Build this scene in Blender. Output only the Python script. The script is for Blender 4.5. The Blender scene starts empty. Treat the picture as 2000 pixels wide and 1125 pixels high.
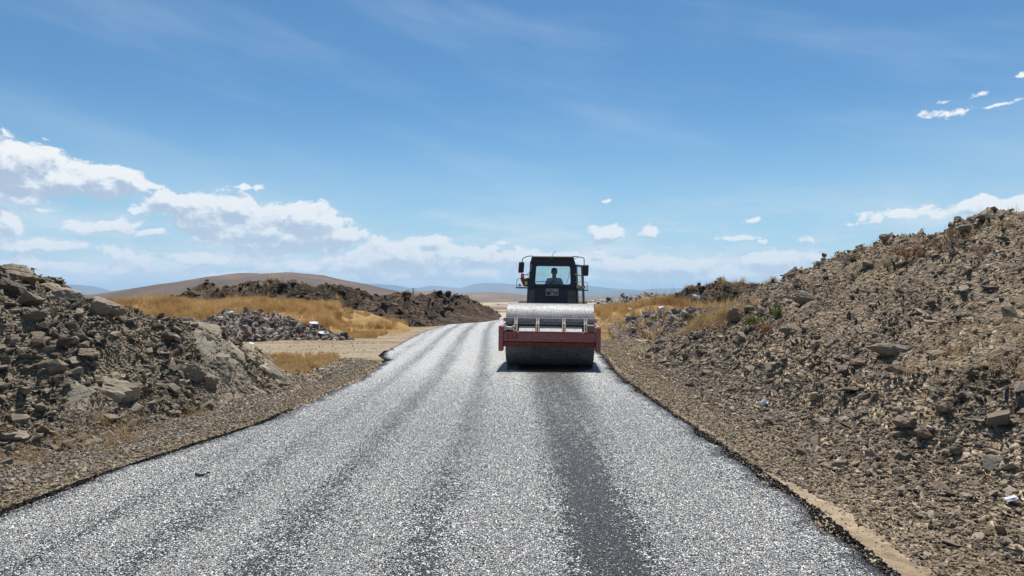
import bpy, bmesh, math, random
import numpy as np
from mathutils import Vector, Matrix, Euler

R = math.radians
rng = np.random.default_rng(11)
random.seed(5)
scn = bpy.context.scene
COL = scn.collection

# ------------------------------------------------------------------ camera
cam = bpy.data.cameras.new('camera')
cam.sensor_width = 36.0
cam.lens = 24.0
cam.shift_y = 0.00625
cam.clip_start = 0.05
cam.clip_end = 40000
camo = bpy.data.objects.new('camera', cam)
COL.objects.link(camo)
camo.location = (0, 0, 1.65)
camo.rotation_euler = (R(90), 0, 0)
scn.camera = camo
EYE = 1.65
F = 24.0 / 36.0 * 2000.0          # focal length in pixels of the photograph

SUN_EL, SUN_AZ = R(66), R(8)
# ------------------------------------------------------------------ exposure
scn.view_settings.view_transform = 'Standard'
scn.view_settings.look = 'None'
scn.view_settings.gamma = 1
scn.view_settings.exposure = 0.42
scn.view_settings.use_curve_mapping = False
scn.render.engine = 'CYCLES'
scn.cycles.max_bounces = 6
scn.cycles.volume_bounces = 1
scn.cycles.transparent_max_bounces = 12
scn.cycles.sample_clamp_indirect = 6

# ------------------------------------------------------------------ node helper
class NT:
    def __init__(self, nt): self.nt = nt; self.N = nt.nodes; self.L = nt.links
    def n(self, t, **kw):
        nd = self.N.new(t)
        ins = kw.pop('ins', {})
        for k, v in kw.items(): setattr(nd, k, v)
        for k, v in ins.items(): self.set(nd, k, v)
        return nd
    def set(self, nd, k, v):
        s = nd.inputs[k]
        if isinstance(v, bpy.types.NodeSocket): self.L.new(v, s)
        elif isinstance(v, bpy.types.Node): self.L.new(v.outputs[0], s)
        else:
            if s.type == 'RGBA' and len(v) == 3: v = (*v, 1)
            s.default_value = v
    def m(self, op, a, b=0.0, c=0.0, clamp=False):
        nd = self.N.new('ShaderNodeMath'); nd.operation = op; nd.use_clamp = clamp
        for i, v in enumerate((a, b, c)): self.set(nd, i, v)
        return nd.outputs[0]
    def v(self, op, a, b=(0, 0, 0)):
        nd = self.N.new('ShaderNodeVectorMath'); nd.operation = op
        self.set(nd, 0, a); self.set(nd, 1, b)
        return nd.outputs['Value'] if op in ('LENGTH', 'DOT_PRODUCT', 'DISTANCE') else nd.outputs[0]
    def ramp(self, f, stops, interp='LINEAR'):
        nd = self.N.new('ShaderNodeValToRGB'); cr = nd.color_ramp; cr.interpolation = interp
        while len(cr.elements) < len(stops): cr.elements.new(0.5)
        for e, (p, c) in zip(cr.elements, stops):
            e.position = p
            e.color = (c, c, c, 1) if isinstance(c, (int, float)) else (*c[:3], 1)
        self.L.new(f, nd.inputs[0]); return nd.outputs[0]
    def mix(self, f, a, b, mode='MIX'):
        nd = self.N.new('ShaderNodeMix'); nd.data_type = 'RGBA'; nd.blend_type = mode
        self.set(nd, 0, f); self.set(nd, 6, a); self.set(nd, 7, b); return nd.outputs[2]
    def noise(self, vec, scale, detail=4, rough=.55, dim='3D'):
        nd = self.N.new('ShaderNodeTexNoise'); nd.noise_dimensions = dim
        if vec is not None: self.L.new(vec, nd.inputs['Vector'])
        nd.inputs['Scale'].default_value = scale; nd.inputs['Detail'].default_value = detail
        nd.inputs['Roughness'].default_value = rough
        return nd.outputs[0]
    def vor(self, vec, scale, feature='F1', rand=1.0, out='Distance'):
        nd = self.N.new('ShaderNodeTexVoronoi'); nd.feature = feature
        if vec is not None: self.L.new(vec, nd.inputs['Vector'])
        nd.inputs['Scale'].default_value = scale; nd.inputs['Randomness'].default_value = rand
        return nd.outputs[out]
    def sm(self, x, a, b):
        nd = self.N.new('ShaderNodeMapRange'); nd.interpolation_type = 'SMOOTHSTEP'
        self.set(nd, 0, x); self.set(nd, 1, a); self.set(nd, 2, b); return nd.outputs[0]

# ------------------------------------------------------------------ sky
def azel(px, py):
    return math.atan((px - 1000) / F), math.atan((575 - py) / math.hypot(F, px - 1000))

SKY_TINT = (.56, .93, 1.10)
SKY_STRENGTH = 0.072
def build_world():
    w = bpy.data.worlds.new('World'); scn.world = w; w.use_nodes = True
    nt = w.node_tree; nt.nodes.clear(); T = NT(nt)
    sky = T.n('ShaderNodeTexSky', sky_type='NISHITA', sun_disc=False)
    sky.sun_elevation = SUN_EL; sky.sun_rotation = SUN_AZ
    sky.altitude = 1200; sky.air_density = 1.0; sky.dust_density = 0.6; sky.ozone_density = 1.6
    # cloud density field as a node group of (azimuth, elevation)
    g = bpy.data.node_groups.new('cloud_field', 'ShaderNodeTree')
    g.interface.new_socket('P', in_out='INPUT', socket_type='NodeSocketVector')
    g.interface.new_socket('F', in_out='OUTPUT', socket_type='NodeSocketFloat')
    G = NT(g); gi = G.n('NodeGroupInput'); go = G.n('NodeGroupOutput')
    P = gi.outputs[0]
    wn = G.n('ShaderNodeTexNoise'); G.L.new(G.v('MULTIPLY', P, (1, 1.5, 1)), wn.inputs['Vector'])
    wn.inputs['Scale'].default_value = 14; wn.inputs['Detail'].default_value = 3
    warp = G.v('MULTIPLY', G.v('SUBTRACT', wn.outputs['Color'], (.5, .5, .5)), (.035, .022, 0))
    Pw = G.v('ADD', P, warp)
    blobs = [  # photograph pixel, radii in pixels, weight
        (10, 322, 92, 42, 1.1), (-70, 325, 110, 66, 1.15), (125, 350, 88, 24, 1.05), (205, 352, 66, 28, 1.1), (60, 352, 130, 24, 1.0), (150, 366, 100, 12, .85), (560, 465, 140, 26, 1.0), (390, 430, 90, 24, .9), 
        (10, 390, 80, 18, .85), (-60, 440, 120, 30, .9), (200, 440, 120, 20, .72), (290, 460, 60, 13, .7), (90, 412, 60, 10, .6),
        (320, 388, 40, 18, .95), (300, 362, 22, 12, .85), (400, 415, 90, 28, 1.1), (450, 405, 50, 26, 1.05), (360, 400, 50, 20, 1.0),
        (520, 450, 110, 28, 1.1), (590, 430, 70, 32, 1.15), (560, 412, 35, 18, .9), (650, 460, 60, 20, 1.05), (480, 440, 120, 24, .9),
        (540, 478, 110, 16, .8), (60, 480, 160, 16, .75), (350, 505, 220, 18, .75), (120, 520, 260, 18, .7), (450, 535, 240, 16, .65),
        (850, 470, 34, 13, .95), (800, 503, 150, 32, .98), (920, 503, 130, 28, .92), (980, 472, 28, 8, .7), (700, 512, 130, 26, .9), (860, 530, 260, 22, .8), (620, 520, 160, 20, .8),
        (1030, 508, 90, 26, .9), (1130, 515, 90, 26, .86), (1250, 522, 120, 24, .88), (1340, 522, 100, 20, .82), (1200, 540, 220, 16, .7),
        (1182, 456, 44, 15, .98), (1160, 447, 20, 12, .8), (1268, 453, 26, 12, .9), (1165, 490, 24, 7, .6), (1183, 392, 12, 6, .6), (1310, 484, 18, 5, .5),
        (487, 362, 46, 10, .36), (1440, 462, 52, 10, .62), (1465, 428, 34, 7, .55), (1490, 470, 24, 7, .55), (1510, 508, 120, 24, .84), (1470, 535, 150, 24, .85), (1400, 540, 160, 14, .7),
        (1570, 466, 50, 10, .58), (1660, 434, 60, 7, .55), (1790, 420, 130, 18, .66), (1960, 402, 70, 20, 1.0), (2080, 395, 90, 30, 1.0),
        (1868, 213, 80, 15, .62), (1905, 181, 48, 12, .52), (1850, 192, 40, 11, .42), (1935, 205, 70, 9, .50), (1988, 147, 50, 9, .50),
    ]
    acc = None
    for (px, py, rx, ry, wt) in blobs:
        a, e = azel(px, py); c = math.cos(a)
        if acc is None: acc = -1.0
        q = G.v('MULTIPLY', G.v('SUBTRACT', Pw, (a, e, 0)), (F / rx / c ** 1.2 / 1.12, F / ry / c / 1.15, 0))
        d = G.m('SUBTRACT', wt + (.14 if wt > .95 else .04), G.v('LENGTH', q))
        acc = G.m('MAXIMUM', acc, G.m('MULTIPLY', d, .8 if wt < .8 else 1.0)) if acc != -1.0 else d
    nz = G.noise(G.v('MULTIPLY', Pw, (1, 1.7, 1)), 24, 10, .64)
    f = G.m('ADD', acc, G.m('MULTIPLY', G.m('SUBTRACT', nz, .5), 1.3))
    vf = G.N.new('ShaderNodeTexVoronoi'); G.L.new(G.v('MULTIPLY', G.v('ADD', Pw, warp), (1, 1.25, 1)), vf.inputs['Vector'])
    vf.normalize = True; vf.inputs['Scale'].default_value = 34; vf.inputs['Detail'].default_value = 3.5; vf.inputs['Roughness'].default_value = .55; vf.inputs['Lacunarity'].default_value = 2.3
    f = G.m('ADD', f, G.m('MULTIPLY', G.m('SUBTRACT', .27, vf.outputs['Distance']), 2.5))
    G.L.new(f, go.inputs[0])

    tc = T.n('ShaderNodeTexCoord')
    sx = T.n('ShaderNodeSeparateXYZ', ins={0: tc.outputs['Generated']})
    az = T.m('ARCTAN2', sx.outputs[0], sx.outputs[1])
    el = T.m('ARCSINE', sx.outputs[2])
    P0 = T.n('ShaderNodeCombineXYZ', ins={0: az, 1: el}).outputs[0]
    def field(vec):
        nd = T.n('ShaderNodeGroup'); nd.node_tree = g; T.L.new(vec, nd.inputs[0]); return nd.outputs[0]
    f0 = field(P0)
    f1 = field(T.v('ADD', P0, (.004, .012, 0)))
    cover = T.sm(f0, -.06, .26)
    lit = T.m('SUBTRACT', f0, f1)
    lit = T.sm(T.m('ADD', lit, T.m('MULTIPLY', f0, -.30)), -.50, .30)
    ccol = T.ramp(lit, [(0, (.44, .54, .70)), (.45, (.66, .75, .86)), (.75, (.86, .90, .95)), (1, (.98, .99, 1.0))])
    # farther clouds fade into the horizon air
    low = T.sm(el, .20, 0.0)
    ccol = T.mix(T.m('MULTIPLY', low, .45), ccol, (.68, .80, .90))
    cover = T.m('MULTIPLY', cover, T.m('SUBTRACT', 1.0, T.m('MULTIPLY', low, .15)))
    # thin flat layers near the horizon, all round
    st = T.noise(T.v('MULTIPLY', P0, (3.2, 17, 1)), 1.0, 7, .6)
    st2 = T.noise(T.v('MULTIPLY', P0, (11, 48, 1)), 1.0, 8, .65)
    stm = T.m('MULTIPLY', T.sm(el, .17, .03), .8)
    sv = T.m('ADD', T.m('MULTIPLY', st, .65), T.m('MULTIPLY', st2, .35))
    scov = T.m('MULTIPLY', T.sm(sv, .38, .58), stm)
    scol = T.mix(T.sm(sv, .42, .60), (.58, .72, .86), (.80, .87, .94))
    # high faint veil
    ci = T.noise(T.v('MULTIPLY', T.v('ADD', P0, T.n('ShaderNodeCombineXYZ', ins={1: T.m('MULTIPLY', az, .22)}).outputs[0]), (1.2, 6.0, 1)), 1.7, 6, .55)
    ciw = T.m('MULTIPLY', T.sm(ci, .42, .72), .20)
    hz = T.m('POWER', T.sm(el, .33, .0), 1.6)
    skc = T.v('MULTIPLY', sky.outputs[0], SKY_TINT)
    skc = T.mix(T.m('MULTIPLY', hz, .78), skc, (5.0, 7.4, 8.6))
    c = T.mix(ciw, skc, (6.5, 7.8, 9.2))
    c = T.mix(scov, c, T.v('MULTIPLY', scol, (10, 10, 10)))
    c = T.mix(cover, c, T.v('MULTIPLY', ccol, (10, 10, 10)))
    below = T.sm(el, -.02, -.2)
    c = T.mix(below, c, (3.0, 2.7, 2.3))
    bg = T.n('ShaderNodeBackground', ins={'Color': c, 'Strength': SKY_STRENGTH})
    out = T.n('ShaderNodeOutputWorld', ins={0: bg})
    w.cycles.sampling_method = 'MANUAL'; w.cycles.sample_map_resolution = 256
build_world()
sl = bpy.data.lights.new('sun', 'SUN'); sl.energy = 5.0; sl.angle = R(.53); sl.color = (1, .955, .88)
so = bpy.data.objects.new('sun', sl); COL.objects.link(so)
sd = Vector((math.sin(SUN_AZ) * math.cos(SUN_EL), math.cos(SUN_AZ) * math.cos(SUN_EL), math.sin(SUN_EL)))
so.rotation_euler = sd.to_track_quat('Z', 'Y').to_euler()
so.location = sd * 100

# ------------------------------------------------------------------ object helpers
def tag(o, label=None, cat=None, group=None, kind=None):
    if label: o['label'] = label
    if cat: o['category'] = cat
    if group: o['group'] = group
    if kind: o['kind'] = kind
    return o
def link(name, me, mat=None, parent=None, loc=(0, 0, 0), rot=(0, 0, 0), smooth=False):
    o = bpy.data.objects.new(name, me); COL.objects.link(o)
    if mat is not None and not me.materials: me.materials.append(mat)
    o.location = loc; o.rotation_euler = rot
    if parent is not None: o.parent = parent
    if smooth: me.shade_smooth()
    return o
def empty(name, loc=(0, 0, 0), rot=(0, 0, 0), scale=1):
    o = bpy.data.objects.new(name, None); COL.objects.link(o)
    o.location = loc; o.rotation_euler = rot; o.scale = (scale,) * 3; o.empty_display_size = .2
    return o
def me_from(name, V, Fc):
    me = bpy.data.meshes.new(name); me.from_pydata([tuple(v) for v in V], [], Fc); me.update(); return me
def grid_mesh(name, X, Y, Z, keep=None):
    ny, nx = X.shape
    V = np.stack([X, Y, Z], -1).reshape(-1, 3)
    i = np.arange(ny * nx).reshape(ny, nx)
    q = np.stack([i[:-1, :-1], i[:-1, 1:], i[1:, 1:], i[1:, :-1]], -1).reshape(-1, 4)
    if keep is not None:
        k = keep.reshape(-1)
        q = q[k[q].any(1)]
        used = np.zeros(len(V), bool); used[q] = True
        mp = np.cumsum(used) - 1
        V = V[used]; q = mp[q]
    me = bpy.data.meshes.new(name)
    me.vertices.add(len(V)); me.vertices.foreach_set('co', V.astype(np.float32).ravel())
    me.loops.add(q.size); me.loops.foreach_set('vertex_index', q.astype(np.int32).ravel())
    me.polygons.add(len(q)); me.polygons.foreach_set('loop_start', np.arange(0, q.size, 4, dtype=np.int32))
    me.polygons.foreach_set('loop_total', np.full(len(q), 4, np.int32))
    me.update(calc_edges=True)
    return me
def addattr(me, name, arr):
    a = me.attributes.new(name, 'FLOAT', 'POINT'); a.data.foreach_set('value', np.asarray(arr, np.float32).ravel())

# ------------------------------------------------------------------ noise
def _h(ix, iy, s):
    n = (ix.astype(np.int64) * 374761393 + iy.astype(np.int64) * 668265263 + s * 974634777) & 0x7fffffff
    n = ((n ^ (n >> 13)) * 1274126177) & 0x7fffffff
    n = ((n ^ (n >> 16)) * 69069 + 12345) & 0x7fffffff
    return (n & 0xffffff) / float(0xffffff)
def vn(x, y, s=0):
    ix = np.floor(x); iy = np.floor(y); fx = x - ix; fy = y - iy
    fx = fx * fx * (3 - 2 * fx); fy = fy * fy * (3 - 2 * fy)
    a = _h(ix, iy, s); b = _h(ix + 1, iy, s); c = _h(ix, iy + 1, s); d = _h(ix + 1, iy + 1, s)
    return (a * (1 - fx) + b * fx) * (1 - fy) + (c * (1 - fx) + d * fx) * fy
def fbm(x, y, scale=1., o=4, s=0):
    r = 0; a = .5
    for k in range(o):
        r = r + a * (vn(x / scale, y / scale, s + k * 17) - .5) * 2; a *= .5; scale *= .5
    return r
def facet(x, y, cell, amp, tilt, s=0, ang=0., asp=1.):
    """broken-rock relief: every Voronoi cell is a randomly tilted flat piece"""
    ca, sa = math.cos(ang), math.sin(ang)
    u = (x * ca + y * sa) / cell; v = (-x * sa + y * ca) / (cell * asp)
    iu = np.floor(u); iv = np.floor(v)
    best = np.full(u.shape, 1e9); out = np.zeros(u.shape)
    for du in (-1, 0, 1):
        for dv in (-1, 0, 1):
            cu = iu + du; cv = iv + dv
            su = cu + _h(cu, cv, s + 1); sv = cv + _h(cu, cv, s + 2)
            d = (u - su) ** 2 + (v - sv) ** 2
            off = (_h(cu, cv, s + 3) - .5) * 2 * amp
            tx = (_h(cu, cv, s + 4) - .5) * 2 * tilt; ty = (_h(cu, cv, s + 5) - .5) * 2 * tilt
            val = off + (tx * (u - su) + ty * (v - sv)) * cell
            m = d < best; best = np.where(m, d, best); out = np.where(m, val, out)
    return out
def sst(x, a, b):
    t = np.clip((x - a) / (b - a), 0, 1); return t * t * (3 - 2 * t)
def smin(a, b, k):
    h = np.clip(.5 + .5 * (b - a) / k, 0, 1); return b * (1 - h) + a * h - k * h * (1 - h)
def W(px, py, Y):
    return ((px - 1000) / F * Y, Y, EYE + (575 - py) / F * Y)

# ------------------------------------------------------------------ land
def road_l(y): return np.interp(y, [-10, 4, 5.2, 6.3, 7.7, 8.6, 10.5, 13.3, 17.2, 18.4, 20.9, 28, 33.8, 38, 42.3, 45, 47.8, 50, 54, 60], [-3.9, -3.9, -3.86, -3.74, -3.45, -3.24, -3.12, -3.0, -3.15, -3.55, -3.75, -3.95, -3.8, -3.55, -3.17, -2.6, -1.8, -.9, 1.2, 5.5])
def road_r(y): return np.interp(y, [-10, 4, 5.2, 6.8, 9.8, 14, 17.6, 25, 35, 42, 50, 54, 60], [2.2, 2.22, 2.3, 2.29, 2.2, 2.15, 2.4, 2.65, 3.2, 3.9, 5.6, 7.4, 11.5])
def base(x, y):
    x = np.asarray(x, float); y = np.asarray(y, float)
    d = np.maximum(y - 49, 0)
    z = -22 * (1 - np.exp(-(d * d / (d + 6)) * .0075))
    off = np.maximum(np.maximum(road_l(y) - x, x - road_r(y)), 0)
    near = 1 - sst(y, 52, 80)
    z = z + near * (-.03 * sst(off, 0, .15) + sst(off, .2, 2.0) * (fbm(x, y, 1.6, 4, 3) * .05 + .015))
    far = sst(y, 200, 900)
    z = z + far * fbm(x, y, 900, 4, 9) * 5
    return z
def right_h(x, y):
    foot = np.interp(y, [3, 12, 17, 19.5, 24], [2.95, 3.0, 3.15, 3.25, 3.9]) + fbm(x * 0, y, 1.7, 2, 44) * .15
    t = x - foot
    wsh = np.interp(y, [6, 18], [1.05, .3]); sl = np.interp(y, [8, 19], [.57, .52])
    s = .09 * np.clip(t, -1, 9) + (sl - .09) * np.maximum(t - wsh, 0)
    Rg = np.interp(y, [3, 15, 17, 19, 21], [3.15, 3.1, 2.95, 2.5, 1.85]) + fbm(x, y, 1.5, 3, 61) * .22
    h = smin(s, Rg, .35) * (1 - sst(y, 19.6, 24.))
    m = sst(t, .1, 1.0) * sst(h, .02, .35)
    cr = sst(s - Rg, -.75, -.15) * m
    h = h + cr * (facet(x, y, .7, .07, .38, 17, .2, .8) + facet(x, y, .3, .04, .5, 18))
    h = h + sst(t, 0, .6) * (fbm(x, y, 1.9, 4, 5) * .17 - np.abs(fbm(x + y * .6, y * .5, 1.1, 3, 6)) * .10)
    h = h + m * (facet(x, y, .62, .03, .24, 7, .5, .6) + facet(x, y, .24, .022, .34, 8, .3, .7) + facet(x, y, .09, .012, .4, 9))
    h = h + (1 - m) * sst(t, -.3, .2) * facet(x, y, .12, .015, .4, 9)
    return h - .03
def left_h(x, y):
    foot = np.interp(y, [0, 5, 7, 9, 12, 13], [-4.85, -4.85, -4.85, -4.3, -4.0, -3.95]) + fbm(x * 0, y, 1.1, 2, 45) * .12
    t = foot - x
    sl = np.interp(y, [7, 9.6], [.56, .92])
    s = .08 * np.clip(t, -1, .5) + sl * np.maximum(t - .25, 0)
    cap = np.interp(x, [-14, -9, -8.46, -8.1, -7.83, -7.5, -7.2, -6.9, -6.3, -5.6, -4.95, -4.5, -4.0, -3.8], [2.2, 2.1, 2.0, 1.75, 1.55, 1.28, 1.22, 1.15, 1.12, 1.16, .74, .47, .12, -.05])
    cap = cap + (1 - sst(y, 10.5, 11.8)) * .25
    h = smin(s, cap + fbm(x, y, .9, 2, 62) * .05, .12) * (1 - sst(y, 12.3, 14.2))
    m = sst(t, .1, .9) * sst(h, .02, .3)
    h = h + m * fbm(x, y, 1.1, 3, 15) * .06
    oc = outcrop_w(x, y)
    h = h + m * (1 - oc) * (facet(x, y, .5, .035, .3, 27, -.4, .6) + facet(x, y, .22, .024, .4, 28, .3, .7) + facet(x, y, .09, .012, .4, 29))
    # bedrock: long tilted slabs with stepped breaks
    slab = facet(x, y, .42, .05, .38, 37, .95, 2.2) + facet(x, y, .17, .035, .45, 38, .8, 2.6) + facet(x, y, .07, .016, .5, 39, .95, 2.) + np.abs(fbm(x, y, .3, 3, 40)) * .04
    h = h + m * oc * (slab + .07)
    return h - .03
def outcrop_w(x, y):
    def seg(ax, ay, bx, by, r):
        dx, dy = bx - ax, by - ay
        t = np.clip(((x - ax) * dx + (y - ay) * dy) / (dx * dx + dy * dy), 0, 1)
        d = np.hypot(x - ax - t * dx, y - ay - t * dy)
        return 1 - sst(d + fbm(x, y, .5, 2, 71) * .15, r * .75, r * 1.1)
    return np.maximum.reduce([seg(-5.1, 11.6, -4.2, 11.0, .4), seg(-4.6, 10.7, -4.4, 10.3, .3), seg(-5.2, 8.4, -5.05, 8.1, .25)])
def ridge_h(x, y, pts, slope_f, slope_b, s=0):
    """mound under a crest line: height falls off with distance in front of and behind it"""
    px = np.array([p[0] for p in pts]); py = np.array([p[1] for p in pts]); pz = np.array([p[2] for p in pts])
    out = np.full(np.shape(x), -9.)
    for i in range(len(pts) - 1):
        dx, dy = px[i + 1] - px[i], py[i + 1] - py[i]
        t = np.clip(((x - px[i]) * dx + (y - py[i]) * dy) / (dx * dx + dy * dy), 0, 1)
        ddx = x - px[i] - t * dx; ddy = y - py[i] - t * dy
        d = np.hypot(ddx, ddy)
        z = pz[i] + (pz[i + 1] - pz[i]) * t
        sl = np.where(ddy < 0, slope_f, slope_b)
        dd = np.sqrt(d * d + .16) - .4
        out = np.maximum(out, z - sl * dd)
    return out
BERM = [W(335, 592, 40), W(355, 580, 40), W(400, 563, 40), W(450, 566, 39.5), W(485, 555, 39), W(560, 560, 38), W(640, 562, 37.5), W(700, 569, 37.5), W(740, 576, 38), W(780, 580, 39), W(840, 577, 42), W(890, 580, 47), W(925, 593, 50.5), W(958, 610, 53)]
def berm_h(x, y):
    h = ridge_h(x, y, BERM, .47, .6)
    return h + sst(h, 0, .3) * (facet(x, y, .8, .14, .4, 51) + facet(x, y, .32, .07, .5, 52) + fbm(x, y, 2.2, 3, 53) * .16) * sst(h, 0, .8)
GRL = [W(150, 600, 32), W(220, 598, 32), W(300, 590, 32), W(400, 600, 32), W(460, 597, 31.5), W(510, 588, 31.5), W(560, 594, 31), W(610, 606, 31), W(650, 625, 31), W(668, 640, 31)]
def grl_h(x, y):
    h = ridge_h(x, y, GRL, .24, .12) - sst(x, -7.6, -5.6) * .6; return h + sst(h, 0, .3) * fbm(x, y, 1.5, 3, 81) * .1
TUS = [W(665, 640, 31), W(690, 622, 31), W(730, 618, 31), W(765, 632, 30.5), W(800, 647, 30)]
def tus_h(x, y):
    h = ridge_h(x, y, TUS, .5, .3) - sst(x - road_l(y), -1.2, -.4) * .5; return h + sst(h, 0, .3) * fbm(x, y, .8, 3, 82) * .12
GRR = [W(1168, 632, 31), W(1190, 612, 31), W(1225, 602, 30.5), W(1280, 596, 30), W(1340, 600, 29.5), W(1400, 602, 29), W(1450, 602, 28.5), W(1560, 600, 28.5), W(1700, 600, 28.5)]
def grr_h(x, y):
    h = ridge_h(x, y, GRR, .26, .22); return h + sst(h, 0, .3) * fbm(x, y, 1.2, 3, 83) * .08
DMR = [W(1305, 596, 40), W(1345, 578, 40), W(1375, 562, 40), W(1410, 555, 40), W(1460, 555, 40), W(1520, 553, 40), W(1650, 552, 40), W(1800, 552, 40)]
def dmr_h(x, y):
    h = ridge_h(x, y, DMR, .75, .35); return h + sst(h, 0, .6) * (facet(x, y, .7, .10, .4, 91) + fbm(x, y, 1.6, 3, 92) * .12)
FRS = [W(1128, 610, 56), W(1160, 598, 56), W(1200, 582, 56), W(1260, 576, 56), W(1340, 574, 56), W(1600, 574, 56)]
def frs_h(x, y):
    h = ridge_h(x, y, FRS, .5, .5); return h + sst(h, -.5, .4) * (facet(x, y, .7, .09, .4, 93) + fbm(x, y, 1.6, 3, 94) * .1)
HEAP = [W(400, 650, 25.5), W(420, 628, 25.8), W(445, 616, 26), W(480, 611, 26), W(520, 613, 26), W(560, 624, 25.8), W(600, 638, 25.6), W(640, 652, 25.3), W(690, 664, 25)]
def heap_h(x, y):
    h = ridge_h(x, y, HEAP, .62, .6); return h + sst(h, 0, .25) * (facet(x, y, .45, .07, .4, 95) + facet(x, y, .18, .04, .5, 96))
HEAPR = [W(1225, 640, 26.5), W(1260, 616, 27.5), W(1300, 612, 27.7), W(1350, 608, 27.7), W(1400, 606, 27.7), W(1440, 612, 27.3)]
def heapr_h(x, y):
    h = ridge_h(x, y, HEAPR, .4, .5); return h + sst(h, 0, .25) * (facet(x, y, .4, .06, .4, 97) + facet(x, y, .18, .03, .5, 98))
ALLH = [right_h, left_h, berm_h, grl_h, tus_h, grr_h, dmr_h, frs_h, heap_h, heapr_h]
def land(x, y):
    x = np.asarray(x, float); y = np.asarray(y, float)
    z = base(x, y)
    for f in ALLH:
        if f is right_h: ok = (y < 24.2) & (x > 2.3)
        elif f is left_h: ok = (y < 14.3) & (x < -3.7)
        else: ok = y > 20
        if np.any(ok): z = np.where(ok, np.maximum(z, f(x, y)), z)
    return z
# ------------------------------------------------------------------ materials
def newmat(name, rough=.9, spec=.2):
    m = bpy.data.materials.new(name); m.use_nodes = True
    T = NT(m.node_tree); b = m.node_tree.nodes['Principled BSDF']
    b.inputs['Roughness'].default_value = rough; b.inputs['Specular IOR Level'].default_value = spec
    return m, T, b
def bump(T, b, h, strength=.5, dist=.02):
    nd = T.n('ShaderNodeBump', ins={'Height': h, 'Strength': strength, 'Distance': dist}); T.L.new(nd.outputs[0], b.inputs['Normal'])
def rock_mat(name, cols, dust=(.34, .27, .19), dustf=.3, nscale=9):
    m, T, b = newmat(name, .92, .15)
    oi = T.n('ShaderNodeObjectInfo'); tc = T.n('ShaderNodeTexCoord'); ge = T.n('ShaderNodeNewGeometry')
    n = len(cols)
    c = T.ramp(oi.outputs['Random'], [((i + .5) / n, k) for i, k in enumerate(cols)])
    p = T.v('ADD', tc.outputs['Object'], T.v('MULTIPLY', T.n('ShaderNodeCombineXYZ', ins={0: oi.outputs['Random'], 1: oi.outputs['Random'], 2: oi.outputs['Random']}).outputs[0], (37, 53, 71)))
    nz = T.noise(p, 2.2, 6, .65)
    c = T.mix(1.0, c, T.ramp(nz, [(.25, .6), (.5, .95), (.75, 1.35)]), 'MULTIPLY')
    d = T.noise(p, .9, 4, .6)
    c = T.mix(T.m('MULTIPLY', T.sm(d, .45, .7), dustf), c, dust)
    T.L.new(c, b.inputs['Base Color'])
    bump(T, b, T.noise(p, 7, 6, .7), .7, .04)
    return m
M = {}
M['rock_grey'] = rock_mat('rock_grey_olive', [(.105, .088, .065), (.16, .138, .104), (.24, .20, .15), (.20, .17, .13), (.15, .11, .08), (.30, .25, .19)], (.28, .22, .15), .4)
M['rock_tan'] = rock_mat('rock_tan_brown', [(.12, .094, .070), (.225, .178, .13), (.33, .262, .19), (.15, .125, .102), (.23, .195, .152), (.36, .30, .235), (.13, .10, .084), (.19, .17, .145)], (.32, .245, .16), .5)
M['rock_bed'] = rock_mat('bedrock_tan_grey', [(.24, .20, .15), (.30, .25, .185), (.21, .185, .145), (.33, .27, .195)], (.38, .30, .20), .4)
M['rock_dark'] = rock_mat('rock_dark_earth', [(.030, .024, .019), (.06, .048, .037), (.10, .085, .068), (.045, .036, .030), (.17, .15, .12)], (.15, .115, .08), .3)
M['gravel'] = rock_mat('gravel_tan', [(.16, .12, .08), (.27, .21, .145), (.42, .33, .225), (.27, .22, .16), (.35, .29, .22), (.50, .43, .34), (.22, .165, .12)], (.36, .28, .18), .4)
M['gravel_grey'] = rock_mat('gravel_grey', [(.16, .15, .135), (.30, .29, .27), (.45, .44, .42), (.24, .22, .19), (.55, .54, .52), (.20, .17, .13)], (.30, .25, .19), .2)
M['chip'] = rock_mat('road_chip', [(.68, .67, .64), (.80, .79, .77), (.56, .55, .53), (.86, .85, .83), (.06, .06, .06), (.74, .73, .70), (.30, .295, .285), (.82, .81, .79)], (.66, .65, .62), .2)
M['tar'] = rock_mat('bitumen_lump', [(.010, .010, .011), (.018, .018, .02), (.03, .03, .03), (.012, .012, .012)], (.03, .028, .025), .2)
M['rubble'] = rock_mat('rubble_piece', [(.16, .13, .11), (.23, .19, .165), (.30, .27, .24), (.20, .12, .09), (.36, .34, .31), (.17, .15, .14), (.30, .15, .10), (.26, .22, .19), (.13, .11, .10), (.24, .21, .18), (.42, .40, .37)], (.25, .2, .16), .3)

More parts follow.
